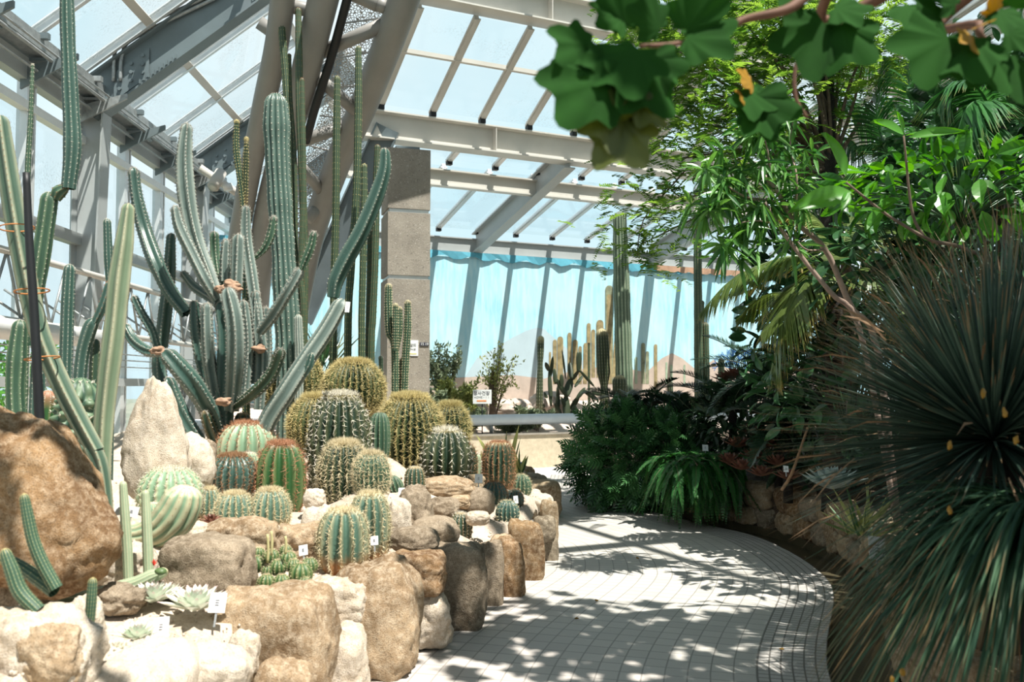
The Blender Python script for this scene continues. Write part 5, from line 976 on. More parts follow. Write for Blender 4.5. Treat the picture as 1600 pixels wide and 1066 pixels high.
# prickly pears
def pads(name, px, v, lst, label):
    b = onsoil(px, v); d = b[1]; o = thing(name, b, label, 'cactus'); rs = np.random.RandomState(int(px))
    for (x0, y0, x1, y1, w) in lst:
        a = P(x0, y0, d + rs.uniform(-.12, .12)); c = P(x1, y1, d + rs.uniform(-.12, .12)); L = np.linalg.norm(c - a); ax = nrm(c - a); sd = nrm(np.cross(ax, A(rs.uniform(-.6, .6), -1, .1))); nn = np.cross(ax, sd); k = 14; t = np.linspace(0, 1, 9); prof = np.sin(np.clip(t * .93 + .07, 0, 1) * math.pi) ** .55
        V = []; an = np.arange(k) * 2 * math.pi / k
        for tt, pf in zip(t, prof):
            for q in an: V.append(a + ax * L * tt + sd * math.cos(q) * wpx(w, d) * pf + nn * math.sin(q) * wpx(w, d) * .28 * pf)
        V += [a, c]; i = np.arange(8)[:, None] * k; j = np.arange(k)[None]; j2 = (j + 1) % k; F = np.stack([i + j, i + j2, i + k + j2, i + k + j], -1).reshape(-1, 4); jj = np.arange(k)
        MB().add(np.array(V), [F, np.stack([np.full(k, 9 * k + 1), 8 * k + jj, 8 * k + (jj + 1) % k], -1), np.stack([np.full(k, 9 * k), (jj + 1) % k, jj], -1)]).build('pad', CM['dark'], o)
    return o
pads('prickly_pear', 889, 1.5, [(886, 660, 884, 615, 13), (884, 618, 868, 590, 8), (884, 620, 893, 590, 13), (893, 592, 890, 565, 9), (868, 600, 866, 575, 7), (878, 605, 877, 584, 7), (893, 595, 905, 578, 7), (905, 582, 903, 548, 8), (903, 582, 907, 548, 8), (898, 605, 912, 585, 6), (905, 578, 930, 606, 5), (912, 610, 934, 625, 8), (886, 640, 876, 620, 8), (892, 640, 905, 618, 9), (900, 625, 915, 605, 7), (878, 650, 866, 630, 7), (895, 655, 898, 632, 11), (884, 592, 878, 545, 3.5), (925, 612, 940, 618, 7)], 'dark prickly pear cactus of many flat pads on the mural bed')
pads('prickly_pear', 862, 1.2, [(862, 660, 861, 630, 11), (861, 635, 858, 575, 7), (858, 580, 852, 566, 7), (860, 590, 864, 556, 6), (862, 640, 850, 612, 6), (848, 660, 850, 630, 7), (866, 655, 874, 630, 6), (873, 640, 871, 602, 7), (869, 640, 873, 605, 5)], 'smaller dark prickly pear with a single tall pad, left of the big one')
# desert shrubs
def shrub(name, base, H, Wd, nst, nl, ll, lw, mat, label, cat='shrub', lean=(0, 0), barkm=None, up=.8, group=None, seed=1, sag=0):
    rs = np.random.RandomState(seed); o = thing(name, base, label, cat, group); mb = MB(); tips = []
    for k in range(nst):
        a = rs.rand() * 6.28; r = Wd * (.2 + .8 * rs.rand()); e = base + A(math.cos(a) * r + lean[0], math.sin(a) * r * .8 + lean[1], H * (.6 + .4 * rs.rand())); m_ = base * .5 + e * .5 + A(math.cos(a), math.sin(a), 0) * Wd * .12 * rs.normal() + A(0, 0, H * .08)
        C = catmull([base + A(rs.normal() * .02, rs.normal() * .02, 0), m_, e], 12); V, F = tubeV(C, np.linspace(.007, .002, 12) * (.5 + H), 5); mb.add(V, F); tips.append(C[3:])
        for q in range(3):
            s0 = C[rs.randint(4, 11)]; d_ = nrm(rs.normal(size=3) + A(0, 0, .8)) * H * .2; C2 = np.array([s0, s0 + d_ * .5, s0 + d_]); V, F = tubeV(C2, [.003, .0025, .0015], 4); mb.add(V, F); tips.append(C2)
    mb.build('branches', barkm or M['bark'], o, smooth=True); T_ = np.vstack(tips); p = T_[rs.randint(0, len(T_), nl)] + rs.normal(size=(nl, 3)) * H * .02; D = nrm(rs.normal(size=(nl, 3)) + A(0, 0, up))
    mb = MB(); addrib(mb, p, D, rdir(nl, rs), ll * (.6 + .6 * rs.rand(nl)), lw, segs=2, prof=[.3, 1, .05], tone=rs.rand(nl), droop=sag); mb.build('foliage', mat, o, smooth=False); return o
M['bark'] = m_plain('grey_brown_bark', (.20, .14, .10), .9, .25, 20)
M['bark_pink'] = m_plain('smooth_pinkish_bark', (.36, .25, .20), .6, .2, 12)
M['bark_dark'] = m_plain('dark_bark', (.035, .030, .025), .9, .3, 14, bmp=.5)
L_ = {
 'olive': m_leaf('grey_olive_leaf', (.10, .14, .08), (.24, .28, .17)), 'yellowgreen': m_leaf('yellow_green_leaf', (.16, .20, .05), (.40, .42, .16), trans=.3),
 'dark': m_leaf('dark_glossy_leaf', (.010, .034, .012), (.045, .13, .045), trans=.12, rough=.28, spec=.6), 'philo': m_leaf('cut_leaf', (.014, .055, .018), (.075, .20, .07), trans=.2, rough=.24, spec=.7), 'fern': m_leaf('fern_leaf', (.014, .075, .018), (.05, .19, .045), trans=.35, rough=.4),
 'cycad': m_leaf('cycad_leaf', (.006, .018, .010), (.02, .05, .025), trans=.08, rough=.35), 'palm': m_leaf('palm_leaf', (.05, .10, .025), (.16, .22, .06), (.55, .38, .12), trans=.3, rough=.35),
 'palmdk': m_leaf('dark_palm_leaf', (.020, .08, .026), (.07, .22, .06), (.20, .20, .06), trans=.3, rough=.35), 'feather': m_leaf('feathery_leaf', (.05, .14, .025), (.22, .36, .08), trans=.5, rough=.5),
 'lance': m_leaf('lance_leaf', (.035, .13, .03), (.13, .30, .07), trans=.35, rough=.35), 'broad': m_leaf('broad_leaf', (.03, .13, .02), (.10, .30, .04), trans=.4, rough=.35),
 'fig': m_leaf('lobed_leaf', (.007, .030, .006), (.018, .075, .012), trans=.25, rough=.85, spec=.12), 'figdry': m_leaf('yellowing_leaf', (.16, .10, .012), (.36, .20, .02), trans=.3), 'figmid': m_leaf('fading_leaf', (.03, .055, .012), (.08, .10, .02), trans=.3),
 'spiky': m_leaf('grey_green_blade', (.018, .040, .028), (.070, .115, .085), (.30, .17, .08), trans=.08, rough=.55, spec=.3), 'spikylow': m_leaf('green_blade', (.014, .045, .025), (.045, .10, .05), (.24, .14, .06), trans=.1, rough=.55, spec=.3),
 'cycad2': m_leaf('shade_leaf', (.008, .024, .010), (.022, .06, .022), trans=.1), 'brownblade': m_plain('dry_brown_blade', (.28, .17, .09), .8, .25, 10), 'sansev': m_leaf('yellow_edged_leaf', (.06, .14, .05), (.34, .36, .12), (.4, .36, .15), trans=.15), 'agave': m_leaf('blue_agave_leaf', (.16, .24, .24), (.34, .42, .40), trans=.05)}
for i, (px, v, H, Wd, ns, nl, mt, lb) in enumerate(((690, 1.2, 1.35, .42, 16, 1300, 'olive', 'grey-leaved shrub against the mural, nearest the concrete pillar'), (665, 2.3, .75, .4, 12, 1200, 'olive', 'low grey shrub in front of the pillar side of the mural'), (715, 1.8, .85, .55, 18, 1500, 'yellowgreen', 'yellow-green bushy shrub behind the sign'), (735, 2.5, .45, .4, 12, 1200, 'olive', 'low olive shrub below the sign board'), (838, 2.3, .42, .5, 14, 1300, 'olive', 'low grey-green shrub at the planter edge under the prickly pears'), (800, 2.6, .3, .5, 12, 900, 'olive', 'low straggling plants along the planter wall left of the drain hole'), (1010, 1.7, .4, .5, 12, 900, 'olive', 'grey shrub behind the dark cycads'))):
    shrub('desert_shrub', onsoil(px, v), H, Wd, ns, int(nl * 2.4), .085, .032, L_[mt], lb, seed=50 + i)
shrub('small_tree', onsoil(768, 1.8), 1.45, .45, 12, 900, .075, .03, L_['yellowgreen'], 'thin-trunked small tree right of the sign with sparse yellow-green leaves', 'tree', seed=61, lean=(.1, 0))
b = onsoil(768, 1.8); o = thing('tree_trunk', b, 'dark upright trunk stump of the small tree beside the sign', 'trunk'); mb = MB(); tube(mb, [b, b + A(.02, 0, .35), b + A(0, 0, .75), b + A(.03, 0, 1.0)], [.075, .06, .05, .02], 8, 12); mb.build('trunk', M['bark'], o)
for i, (px, v, w, h, lb) in enumerate(((795, 1.2, 1.0, .45, 'long pink rock mound under the painted desert'), (860, .9, .8, .5, 'pink rock behind the prickly pears'), (1020, 1.2, .7, .5, 'pale pink rock between the tall columns'), (1060, 1.6, .6, .35, 'small pinkish rock left of the tall slim column'), (740, 1.1, .7, .35, 'pink rock behind the yellow-green shrub'), (920, 1.9, .5, .3, 'pinkish stone in front of the stout dark column'))):
    V, F = rockmesh(onsoil(px, v) + A(0, 0, h * .3), (w, .6, h), 2.6, .10, seed=80 + i); tag(MB().add(V, F).build('rock', M['pinksand']), lb, 'stone', 'rocks on the mural bed')
bs = onsoil(755, 2.75)
sc_ = P(753.5, 620, bs[1] - .02)
sg = board('sign', sc_, wpx(2 * 29, bs[1]), wpx(2 * 22, bs[1]), nrm(A(0, -1, 0)), M['white'], 'white sign board on a thin black stake in front of the mural bed', 'sign', [('정사건장', -.01, .055, .075, M['ink']), ('HOME・1 1', -.01, -.01, .05, M['zinc']), ('#', -.01, -.07, (.16, .024), M['orange_ink'])], stake=A(bs[0], bs[1] - .02, .5))
mb = MB(); tube(mb, [A(sc_[0], sc_[1] + .02, .45), A(sc_[0], sc_[1] + .02, sc_[2])], .009, 8); mb.build('stake', M['rubber'], sg)
# yellow edged plants between the beds
def blades(name, base, n, L, W, mat, label, cat='plant', spread=.35, seed=1, fold=.3, group=None, tone=None):
    rs = np.random.RandomState(seed); D = nrm(A(0, 0, 1) + spread * rs.normal(size=(n, 3)) * A(1, 1, .2)); p = base + rs.normal(size=(n, 3)) * A(.06, .06, 0) * L * 2; mb = MB(); addrib(mb, p, D, nrm(rs.normal(size=(n, 3)) * A(1, 1, 0)), L * (.5 + .5 * rs.rand(n)), W, segs=4, fold=fold, prof=[.6, 1, .95, .7, .03], tone=rs.rand(n) if tone is None else tone, curl=.1); return tag(mb.build(name, mat, None, loc=base), label, cat, group)
for i, (px, d, L, n, lb) in enumerate(((743, 9.6, .32, 14, 'yellow-edged sword plant left of the sign stake'), (768, 9.9, .38, 16, 'broad clump of yellow-edged sword leaves behind the dark red barrel'), (789, 9.9, .62, 9, 'tallest yellow-edged sword plant, right of the sign stake'), (812, 9.7, .40, 9, 'yellow-edged sword plant beside the blue pot at the path'))):
    b = P(px, 700, d); b[2] = .36; blades('sword_plant', b, n, L, .055, L_['sansev'], lb, seed=i + 90, group='yellow-edged sword plants')
b = P(810, 725, 10.0); b[2] = .36; o = thing('plant_pot', b, 'small blue pot half hidden behind the barrel cacti', 'pot'); mb = MB(); tube(mb, [b, b + A(0, 0, .06), b + A(0, 0, .15), b + A(0, 0, .17)], [.05, .06, .07, .072], 16); mb.build('pot', m_plain('blue_glaze', (.05, .14, .35), .3, .1), o)
# dracaena fronds behind the barrels
b = P(492, 545, 10.2); rs = np.random.RandomState(5); n = 60; blades('dracaena', P(493, 560, 10.2) - A(0, 0, .15), 70, .62, .022, L_['dark'], 'dark strap-leaved plant behind the leaning cactus', seed=6, spread=.5, fold=.2)
blades('dracaena', P(514, 510, 10.5) - A(0, 0, .4), 40, .5, .02, L_['olive'], 'small grey-green strap-leaved plant beside the steel tube', seed=7, spread=.4, fold=.2)

# ================================================================ RIGHT BED
eR2, sR2 = resamp(edgeR, 400); T2, _, _ = frames(eR2); nR2 = nrm(np.cross(Z, T2))
wallc = eR2 - nR2 * .42                                   # centre line of the retaining wall
M['darksoil'] = m_stone('dark_humus', (.035, .025, .018), (.10, .07, .05), (.15, .11, .08), 4)
rw = thing('retaining_wall', wallc[200] * A(1, 1, 0), 'low retaining wall of rough mortared stones along the right side of the path', 'wall')
q = .1; k = 0; rs = np.random.RandomState(9)
i0 = 0
for row, (z0, hh) in enumerate(((0, .20), (.18, .23))):
    s = .3 + row * .13
    while s < sR2[-1] - .3:
        w = rs.uniform(.17, .40) * (1 + .2 * row); i = np.searchsorted(sR2, s + w / 2); c = wallc[i].copy(); t_ = T2[i]
        if c[1] < 11.6:
            c[2] = z0 + hh / 2 + rs.uniform(-.015, .015); V, F = rockmesh(c, (w * 1.10, .26, hh * rs.uniform(1.0, 1.25)), 3.6, .075, seed=200 + k, rot=math.atan2(t_[1], t_[0]), n=12); MB().add(V, F).build('stone', ST[[0, 1, 2, 0, 1, 0][k % 6]], rw)
        s += w; k += 1
mb = MB(); n = len(wallc); inn = wallc - nR2 * .06; V = np.vstack([wallc + nR2 * .04 + A(0, 0, -.02), wallc + nR2 * .04 + A(0, 0, .36), inn - nR2 * .1 + A(0, 0, .36)]); i = np.arange(n - 1); mb.add(V, np.vstack([np.stack([i + k * n, i + 1 + k * n, i + 1 + (k + 1) * n, i + (k + 1) * n], -1) for k in range(2)])); mb.build('mortar_core', M['darksoil'], rw)
# soil of the right bed
ny, nx = 110, 60; V = []
for j in range(ny + 1):
    y = -.5 + 15.2 * j / ny; x0_ = np.interp(y, wallc[:, 1], wallc[:, 0]) + .06
    for i in range(nx + 1):
        f = i / nx; x = x0_ + (8.55 - x0_) * f; V.append([x, y, .37 + .5 * min(1, f * 2.2) + .06 * noise.fractal(Vector((x, y, 0)), 1, 2, 4) * min(1, f * 12)])
i = np.arange(ny)[:, None] * (nx + 1); j = np.arange(nx)[None]; F = np.stack([i + j, i + j + 1, i + nx + 2 + j, i + nx + 1 + j], -1).reshape(-1, 4)
tag(MB().add(V, F).build('soil', M['darksoil']), 'dark soil of the right bed', 'soil', kind='structure')
def rz(x, y):
    x0_ = np.interp(y, wallc[:, 1], wallc[:, 0]) + .06; f = max(0, (x - x0_) / (8.55 - x0_)); return .37 + .5 * min(1, f * 2.2)
def RB(px, d, dz=0): 
    p = P(px, 600, d); p[2] = rz(p[0], p[1]) + dz; return p
# --- fern and fronds
def frond(mb, rach, mbi, mat_i, nl, L, W, angle=75, droop=.25, tiptaper=True, tone=.5, up=None, rs=RS, rw_=.006, curl=0.0, segs=2, vshape=.25, jit=.08, tm=None):
    """feather frond along rachis polyline"""
    C = catmull(rach, 40); V, F = tubeV(C, np.linspace(rw_, rw_ * .25, 40), 5); mb.add(V, F, mbi)
    t = np.linspace(.10, .995, nl); Pn = np.stack([np.interp(t, np.linspace(0, 1, 40), C[:, i]) for i in range(3)], -1); Tn = nrm(np.gradient(Pn, axis=0)); u = Z if up is None else up; S = nrm(np.cross(Tn, u)); Un = np.cross(S, Tn)
    ll = L * (np.sin(np.clip(t * .92 + .08, 0, 1) * math.pi) ** .6 if tiptaper else 1); an = math.radians(angle) * (1 - .35 * t)
    for sg_ in (-1, 1):
        D = Tn * np.cos(an)[:, None] + sg_ * S * np.sin(an)[:, None] + Un * vshape + rs.normal(size=(nl, 3)) * jit
        addrib(mb, Pn, D, Un, ll * (.85 + .3 * rs.rand(nl)), W, droop=droop, segs=segs, prof=[.5, 1, .04] if segs == 2 else [.5, 1, .8, .04], tone=tone + .4 * rs.rand(nl), mi=mat_i, curl=curl)
def arch(base, az, L, rise, droop, n=6, side=0.0):
    D = A(math.cos(az), math.sin(az), 0); out = []
    for t in np.linspace(0, 1, n): out.append(base + D * L * t * (1 - .12 * t) + A(-math.sin(az), math.cos(az), 0) * side * t * t + A(0, 0, rise * t - droop * t * t))
    return out
def fernclump(name, base, nf, L, rise, droop, leafL, leafW, mat, label, seed=1, cat='fern', el=(0, 6.28), nl=36, jit=.1, **kw):
    rs = np.random.RandomState(seed); o = thing(name, base, label, cat); mb = MB()
    for k in range(nf):
        az = rs.uniform(*el); l = L * rs.uniform(.6, 1.05); frond(mb, arch(base + A(rs.normal() * .05, rs.normal() * .05, 0), az, l * rs.uniform(.35, 1), rise * rs.uniform(.6, 1.2), droop * rs.uniform(.7, 1.2), side=rs.normal() * .1), 1, 0, nl, leafL, leafW, rs=rs, jit=jit, rw_=.004, **kw)
    mb.build('fronds', [mat, M['bark']], o, smooth=False); return o
b = P(1092, 770, 8.95); b[2] = .52
fernclump('fern', b, 150, .85, .42, .95, .075, .024, L_['fern'], 'rounded bright green fern clump spilling over the retaining wall to the path', 11, nl=42, droop=.3) if False else None
def clump(name, base, nf, L, rise, drp, leafL, leafW, mat, label, seed, cat='fern', nl=40, sector=(0, 6.28), pd=.3, **kw):
    rs = np.random.RandomState(seed); o = thing(name, base, label, cat); mb = MB()
    for k in range(nf):
        az = rs.uniform(*sector); l = L * rs.uniform(.35, 1.05); frond(mb, arch(base + A(rs.normal() * (.13 if nf > 300 else .06), rs.normal() * (.13 if nf > 300 else .06), (.12 * rs.rand() if nf > 300 else 0)), az, l, rise * rs.uniform(.6, 1.25), drp * rs.uniform(.6, 1.15), side=rs.normal() * .12), 1, 0, nl, leafL, leafW, droop=pd, rs=rs, rw_=.004, tone=rs.uniform(0, .6), **kw)
    mb.build('fronds', [mat, M['bark']], o, smooth=False); return o
clump('fern', b, 560, .42, .36, .72, .055, .020, L_['fern'], 'rounded bright green fern clump spilling over the retaining wall to the path', 11)
b2 = P(1165, 770, 8.5); b2[2] = .5
# glossy philodendron bush: stalks with deeply cut leaves
def cutleaf():
    V = [[0, 0, 0]]; F = []
    V, F = [], []
    for k in range(7):
        t = k / 6; y = .1 + .85 * t; l = .42 * math.sin(math.pi * (.25 + .7 * t)); 
        for s in (-1, 1):
            i = len(V); a = .55 + .3 * t; V += [[0, y - .05, 0], [s * l * math.cos(a) * .6, y + l * math.sin(a) * .6 - .04, .03], [s * l * math.cos(a), y + l * math.sin(a) + .02, -.05], [s * l * math.cos(a) * .6, y + l * math.sin(a) * .6 + .06, .03], [0, y + .05, 0]]; F += [[i, i + 1, i + 3, i + 4], [i + 1, i + 2, i + 3, i + 3]]
    i = len(V); V += [[0, .95, 0], [.05, 1.0, 0], [0, 1.15, -.03], [-.05, 1.0, 0]]; F.append([i, i + 1, i + 2, i + 3])
    return np.array(V, float), [np.array([f for f in F if f[2] != f[3]]), np.array([f[:3] for f in F if f[2] == f[3]])]
CLV, CLF = cutleaf()
def leafbush(name, c, rad, n, size, mat, label, seed, TV, TF, cat='bush', stalk=True, down=.3, tone=None, zmin=None):
    rs = np.random.RandomState(seed); o = thing(name, A(c[0], c[1], c[2] - rad[2]), label, cat); d = nrm(rs.normal(size=(n, 3)) + A(0, -.2, .35)); r = .55 + .5 * rs.rand(n) ** .5; p = c + d * r[:, None] * np.asarray(rad)
    if zmin is not None: p[:, 2] = np.maximum(p[:, 2], zmin + rs.rand(n) * .1)
    Y = nrm(d + rs.normal(size=(n, 3)) * .55 - A(0, 0, down)); Xv = nrm(np.cross(Y, rs.normal(size=(n, 3)) * .5 + d + A(0, 0, .8))); mb = MB(); stamp(mb, TV, TF, p, Xv, Y, size * (.7 + .6 * rs.rand(n)), tone=rs.rand(n)); mb.build('foliage', mat, o, smooth=False)
    if stalk:
        mb = MB(); base = A(c[0], c[1], c[2] - rad[2])
        for k in range(0, n, max(1, n // 60)): V, F = tubeV(catmull([base, (base + p[k]) / 2 + A(0, 0, .08), p[k]], 6), .006, 5); mb.add(V, F)
        mb.build('stalks', L_['dark'], o)
    return o
leafbush('philodendron', P(985, 722, 10.2), (.62, .5, .52), 800, .25, L_['philo'], 'large glossy dark green bush with deeply cut leaves at the path corner', 21, CLV, CLF, zmin=.1)
leafbush('philodendron', P(1055, 700, 10.0), (.4, .4, .38), 260, .17, L_['philo'], 'darker cut-leaved bush behind the fern', 22, CLV, CLF)
# cycads
def cycad(px, py, d, nf, L, label, seed, mat='cycad', rise=.6, drp=.5, leafL=.16, sector=(0, 6.28), leafW=.014, nl=46, trunk=.045):
    b = P(px, py, d); zb = rz(b[0], b[1]) if b[0] > 1 else .4; o = thing('cycad', A(b[0], b[1], zb), label, 'cycad'); rs = np.random.RandomState(seed); mb = MB()
    if trunk: tube(mb, [A(b[0], b[1], zb - .05), A(b[0], b[1], b[2])], trunk, 10); mb.build('trunk', M['bark_dark'], o); mb = MB()
    for k in range(nf):
        az = sector[0] + (sector[1] - sector[0]) * (k + rs.rand() * .6) / nf; frond(mb, arch(b, az, L * rs.uniform(.75, 1.05), rise * rs.uniform(.4, 1.4), drp * rs.uniform(.6, 1.3), side=rs.normal() * .15), 1, 0, nl, leafL, leafW, angle=68, droop=.05, rs=rs, tone=rs.uniform(0, .5), vshape=.35, jit=.03, rw_=.009)
    mb.build('fronds', [L_[mat], L_[mat]], o, smooth=False); return o
cycad(1000, 648, 10.8, 18, .85, 'dark cycad with arching fronds reaching left over the path corner', 31)
cycad(1075, 655, 10.2, 18, .80, 'dark cycad between the column cacti and the fern', 32)
cycad(1145, 640, 9.6, 18, .85, 'dark cycad on the right, below the palm frond', 33)
cycad(1215, 600, 8.6, 20, .95, 'shaded cycad behind the grey spiky plant', 34)
cycad(1230, 680, 8.2, 14, .6, 'low shaded cycad behind the red-brown succulents', 35)
blades('agave', P(984, 640, 11.6) - A(0, 0, .15), 40, .38, .035, L_['agave'], 'small pink-tipped spiky plant above the cycad', seed=3, spread=.8)
blades('aloe', P(1105, 650, 9.8), 26, .42, .05, L_['olive'], 'pale curling aloe among the cycads', seed=4, spread=.7)
# aeoniums
ga = 'red-brown rosettes in the shade of the right bed'
for i, (px, py, d) in enumerate(((1155, 700, 8.7), (1180, 718, 8.4), (1200, 700, 8.5), (1160, 735, 8.3), (1215, 728, 8.0), (1190, 745, 8.0), (1232, 750, 7.6), (1140, 725, 8.6), (1175, 680, 8.8), (1148, 592, 10.0), (1162, 600, 9.9), (1135, 598, 10.1))):
    rosette(px, py, d, 22, ['large', 'small', 'dull', 'dark'][i % 4] + ' red-brown rosette, ' + ['below the fern edge', 'beside the small white tag', 'behind the others', 'at the wall top', 'near the dry twig', 'lowest on the wall', 'nearest the bluish agave', 'touching the fern', 'highest in the shade', 'above the cycad tips', 'right above the cycads', 'left above the cycads'][i], M['aeonium'], 34, ga)
ctrl_dummy = None
b = RB(1300, 6.9, .0); rosette(1300, 765, 6.6, 44, 'bluish-white spiky agave on top of the stone wall', L_['agave'], 50, None)
blades('grass_tuft', P(1345, 835, 5.4), 40, .38, .016, L_['sansev'], 'yellowish grass tuft hanging at the stone wall beside the near plant tag', seed=12, spread=.8)
for i, a in enumerate(((1102, 700, 9.3, 9, 10, .1, 'small white plant tag in the dark plants above the fern'), (1228, 733, 7.4, 8, 10, .2, 'small white plant tag in the shade right of the red-brown rosettes'), (1370, 857, 3.6, 26, 36, .35, 'large grey plant tag hanging in the spiky leaves above the stone wall'))): ptag(*a, stake=True)
mb = MB(); tube(mb, [P(1222, 765, 6.2), P(1238, 738, 6.0), P(1262, 668, 5.8)], [.012, .011, .008], 6, 8); tag(mb.build('dry_twig', L_['brownblade']), 'dry brown stick leaning in the right bed', 'stick')
# --- big spiky plant (two crowns)
def spiky(name, c, n, L, W, mat, label, seed, sector=None, droop=.12, tr=True, dry=True):
    rs = np.random.RandomState(seed); g = A(c[0], c[1], rz(c[0], c[1])); o = thing(name, g, label, 'plant')
    if tr: mb = MB(); tube(mb, [g - A(0, 0, .05), (g + c) / 2, c], [.10, .09, .08], 12, 8); mb.build('trunk', M['bark_dark'], o)
    D = nrm(rs.normal(size=(n * 3, 3))); D = D[D[:, 2] > (-.55 if sector is None else sector)][:n]; m_ = len(D); Up = nrm(np.cross(np.cross(D, Z) + 1e-4, D)); low = D[:, 2] < .1
    mb = MB(); addrib(mb, c + D * .05, D, Up, L * (.7 + .4 * rs.rand(m_)), W * (.8 + .4 * rs.rand(m_)), droop=droop * (1 - D[:, 2]), segs=5, fold=.5, prof=[1, .95, .9, .75, .5, .03], tone=rs.rand(m_))
    if dry:
        k = n // 14; D = nrm(rs.normal(size=(k, 3)) + A(0, 0, .1)); addrib(mb, c + D * L * .75, D + rs.normal(size=(k, 3)) * .2, rdir(k, rs), L * .28, W * .8, segs=2, prof=[.5, 1, .05], droop=.3, mi=1)
    mb.build('leaves', [mat, L_['brownblade']], o, smooth=False)
    return o
spiky('spiky_yucca', P(1552, 690, 3.4), 1500, .80, .012, L_['spiky'], 'huge grey-green spiky rosette of stiff narrow leaves filling the right edge', 41, sector=-.35, droop=.06)
spiky('spiky_yucca', P(1630, 640, 4.4), 1000, 1.08, .014, L_['spiky'], 'taller grey spiky rosette behind the huge one, with brown leaf tips', 42, sector=-.2, droop=.08)
cg = P(1640, 830, 2.9); rs = np.random.RandomState(43)
g_ = thing('drooping_grass_tree', A(cg[0], cg[1], rz(cg[0], cg[1])), 'drooping long-leaved plant hanging over the wall in the bottom right corner', 'plant'); mb = MB(); tube(mb, [A(cg[0], cg[1], .35), cg], .08, 10); mb.build('trunk', M['bark_dark'], g_)
n = 900; az = rs.uniform(math.pi * .45, math.pi * 1.6, n); D = nrm(np.stack([np.cos(az), np.sin(az), rs.uniform(-.1, .9, n)], -1)); mb = MB(); addrib(mb, cg + D * .05, D, np.cross(np.cross(D, Z), D), rs.uniform(.45, .85, n), .012, droop=rs.uniform(.55, 1.1, n), segs=7, fold=.4, prof=[1, 1, 1, .95, .85, .7, .4, .05], tone=rs.rand(n)); mb.build('leaves', L_['spikylow'], g_, smooth=False)
p = []; 
for i, (px, py) in enumerate(((1484, 797), (1484, 695), (1570, 645), (1588, 688), (1536, 615), (1410, 1050), (1394, 1062))):
    c = P(px, py, 2.55); V, F = rockmesh(c, (.013, .007, .024), 2, .25, seed=i, n=5); tag(MB().add(V, F).build('fallen_petal', L_['figdry']), 'orange fallen petal caught in the spiky leaves, ' + ['lowest of the upper ones', 'left of the middle', 'right of the middle', 'nearest the right edge', 'highest', 'right one at the bottom edge', 'left one at the bottom edge'][i], 'petal', 'orange petals in the spiky plant')
# --- palms
def palm(name, crown, ground, fr, label, mats, seed, leafL=.42, leafW=.022, nl=70, r=.09, drp=.55, ang=62, trunkm=None, vs=-.1):
    rs = np.random.RandomState(seed); o = thing(name, ground, label, 'palm'); mb = MB(); tube(mb, [ground - A(0, 0, .05), (ground + crown) / 2 + A(.03, 0, 0), crown], [r * 1.2, r, r * .8], 14, 20); mb.build('trunk', trunkm or M['bark_dark'], o)
    for rach in fr:
        mb = MB(); frond(mb, rach, 1, 0, nl, leafL, leafW, angle=ang, droop=drp, rs=rs, tone=rs.uniform(0, .5), vshape=vs, jit=.05, rw_=.012, segs=3); mb.build('frond', mats, o, smooth=False)
    return o
def pf(*l): return [P(*q) for q in l]
palm('palm', P(1300, 440, 7.6), RB(1300, 7.6), [
 pf((1300, 440, 7.6), (1255, 402, 7.5), (1200, 410, 7.5), (1140, 440, 7.5), (1092, 492, 7.5)), pf((1310, 440, 7.4), (1280, 420, 7.2), (1240, 470, 7.1), (1215, 540, 7.1), (1207, 590, 7.1)),
 pf((1305, 440, 7.6), (1290, 360, 7.7), (1240, 320, 7.8), (1190, 330, 7.9)), pf((1310, 435, 7.6), (1350, 370, 7.6), (1400, 360, 7.6), (1450, 400, 7.6)), pf((1300, 440, 7.6), (1250, 440, 7.3), (1225, 480, 7.2), (1190, 520, 7.2)),
 pf((1305, 440, 7.6), (1330, 340, 8), (1370, 300, 8.3), (1420, 300, 8.5)), pf((1300, 445, 7.6), (1270, 460, 8.2), (1200, 460, 8.8), (1150, 500, 9)), pf((1310, 445, 7.5), (1350, 420, 7), (1400, 450, 6.8), (1430, 520, 6.6))],
 'palm with long drooping golden-tipped fronds arching left in front of the mural', [L_['palm'], L_['palm']], 51, leafL=.34, leafW=.024, nl=90)
palm('palm', P(1292, 215, 10.6), RB(1292, 10.6), [
 pf((1292, 215, 10.6), (1320, 160, 10.6), (1370, 190, 10.6), (1400, 250, 10.6)), pf((1292, 215, 10.6), (1260, 190, 10.6), (1225, 230, 10.6), (1200, 280, 10.6)), pf((1292, 215, 10.6), (1330, 220, 10.3), (1360, 270, 10.2), (1380, 330, 10.2)), pf((1292, 215, 10.6), (1280, 250, 10.3), (1260, 300, 10.2), (1240, 330, 10.2)), pf((1292, 215, 10.6), (1330, 120, 10.8), (1380, 90, 11), (1430, 120, 11)), pf((1292, 215, 10.6), (1300, 120, 10.8), (1320, 60, 11), (1330, 20, 11.2))],
 'tall dark-trunked palm behind the feathery tree', [L_['palmdk'], L_['palmdk']], 52, leafL=.45, leafW=.022, nl=80, r=.10)
mb = MB(); o = thing('tree_trunk', RB(1293, 9.4), 'tall dark straight trunk behind the drooping palm fronds', 'trunk'); g = RB(1293, 9.4); tube(mb, [g, P(1293, 330, 9.4), P(1291, 200, 9.4), P(1292, 60, 9.4), P(1296, -60, 9.4)], [.10, .088, .085, .08, .08], 12, 24); mb.build('trunk', M['bark_dark'], o)
pc = P(1480, 330, 8.6)
frs = []
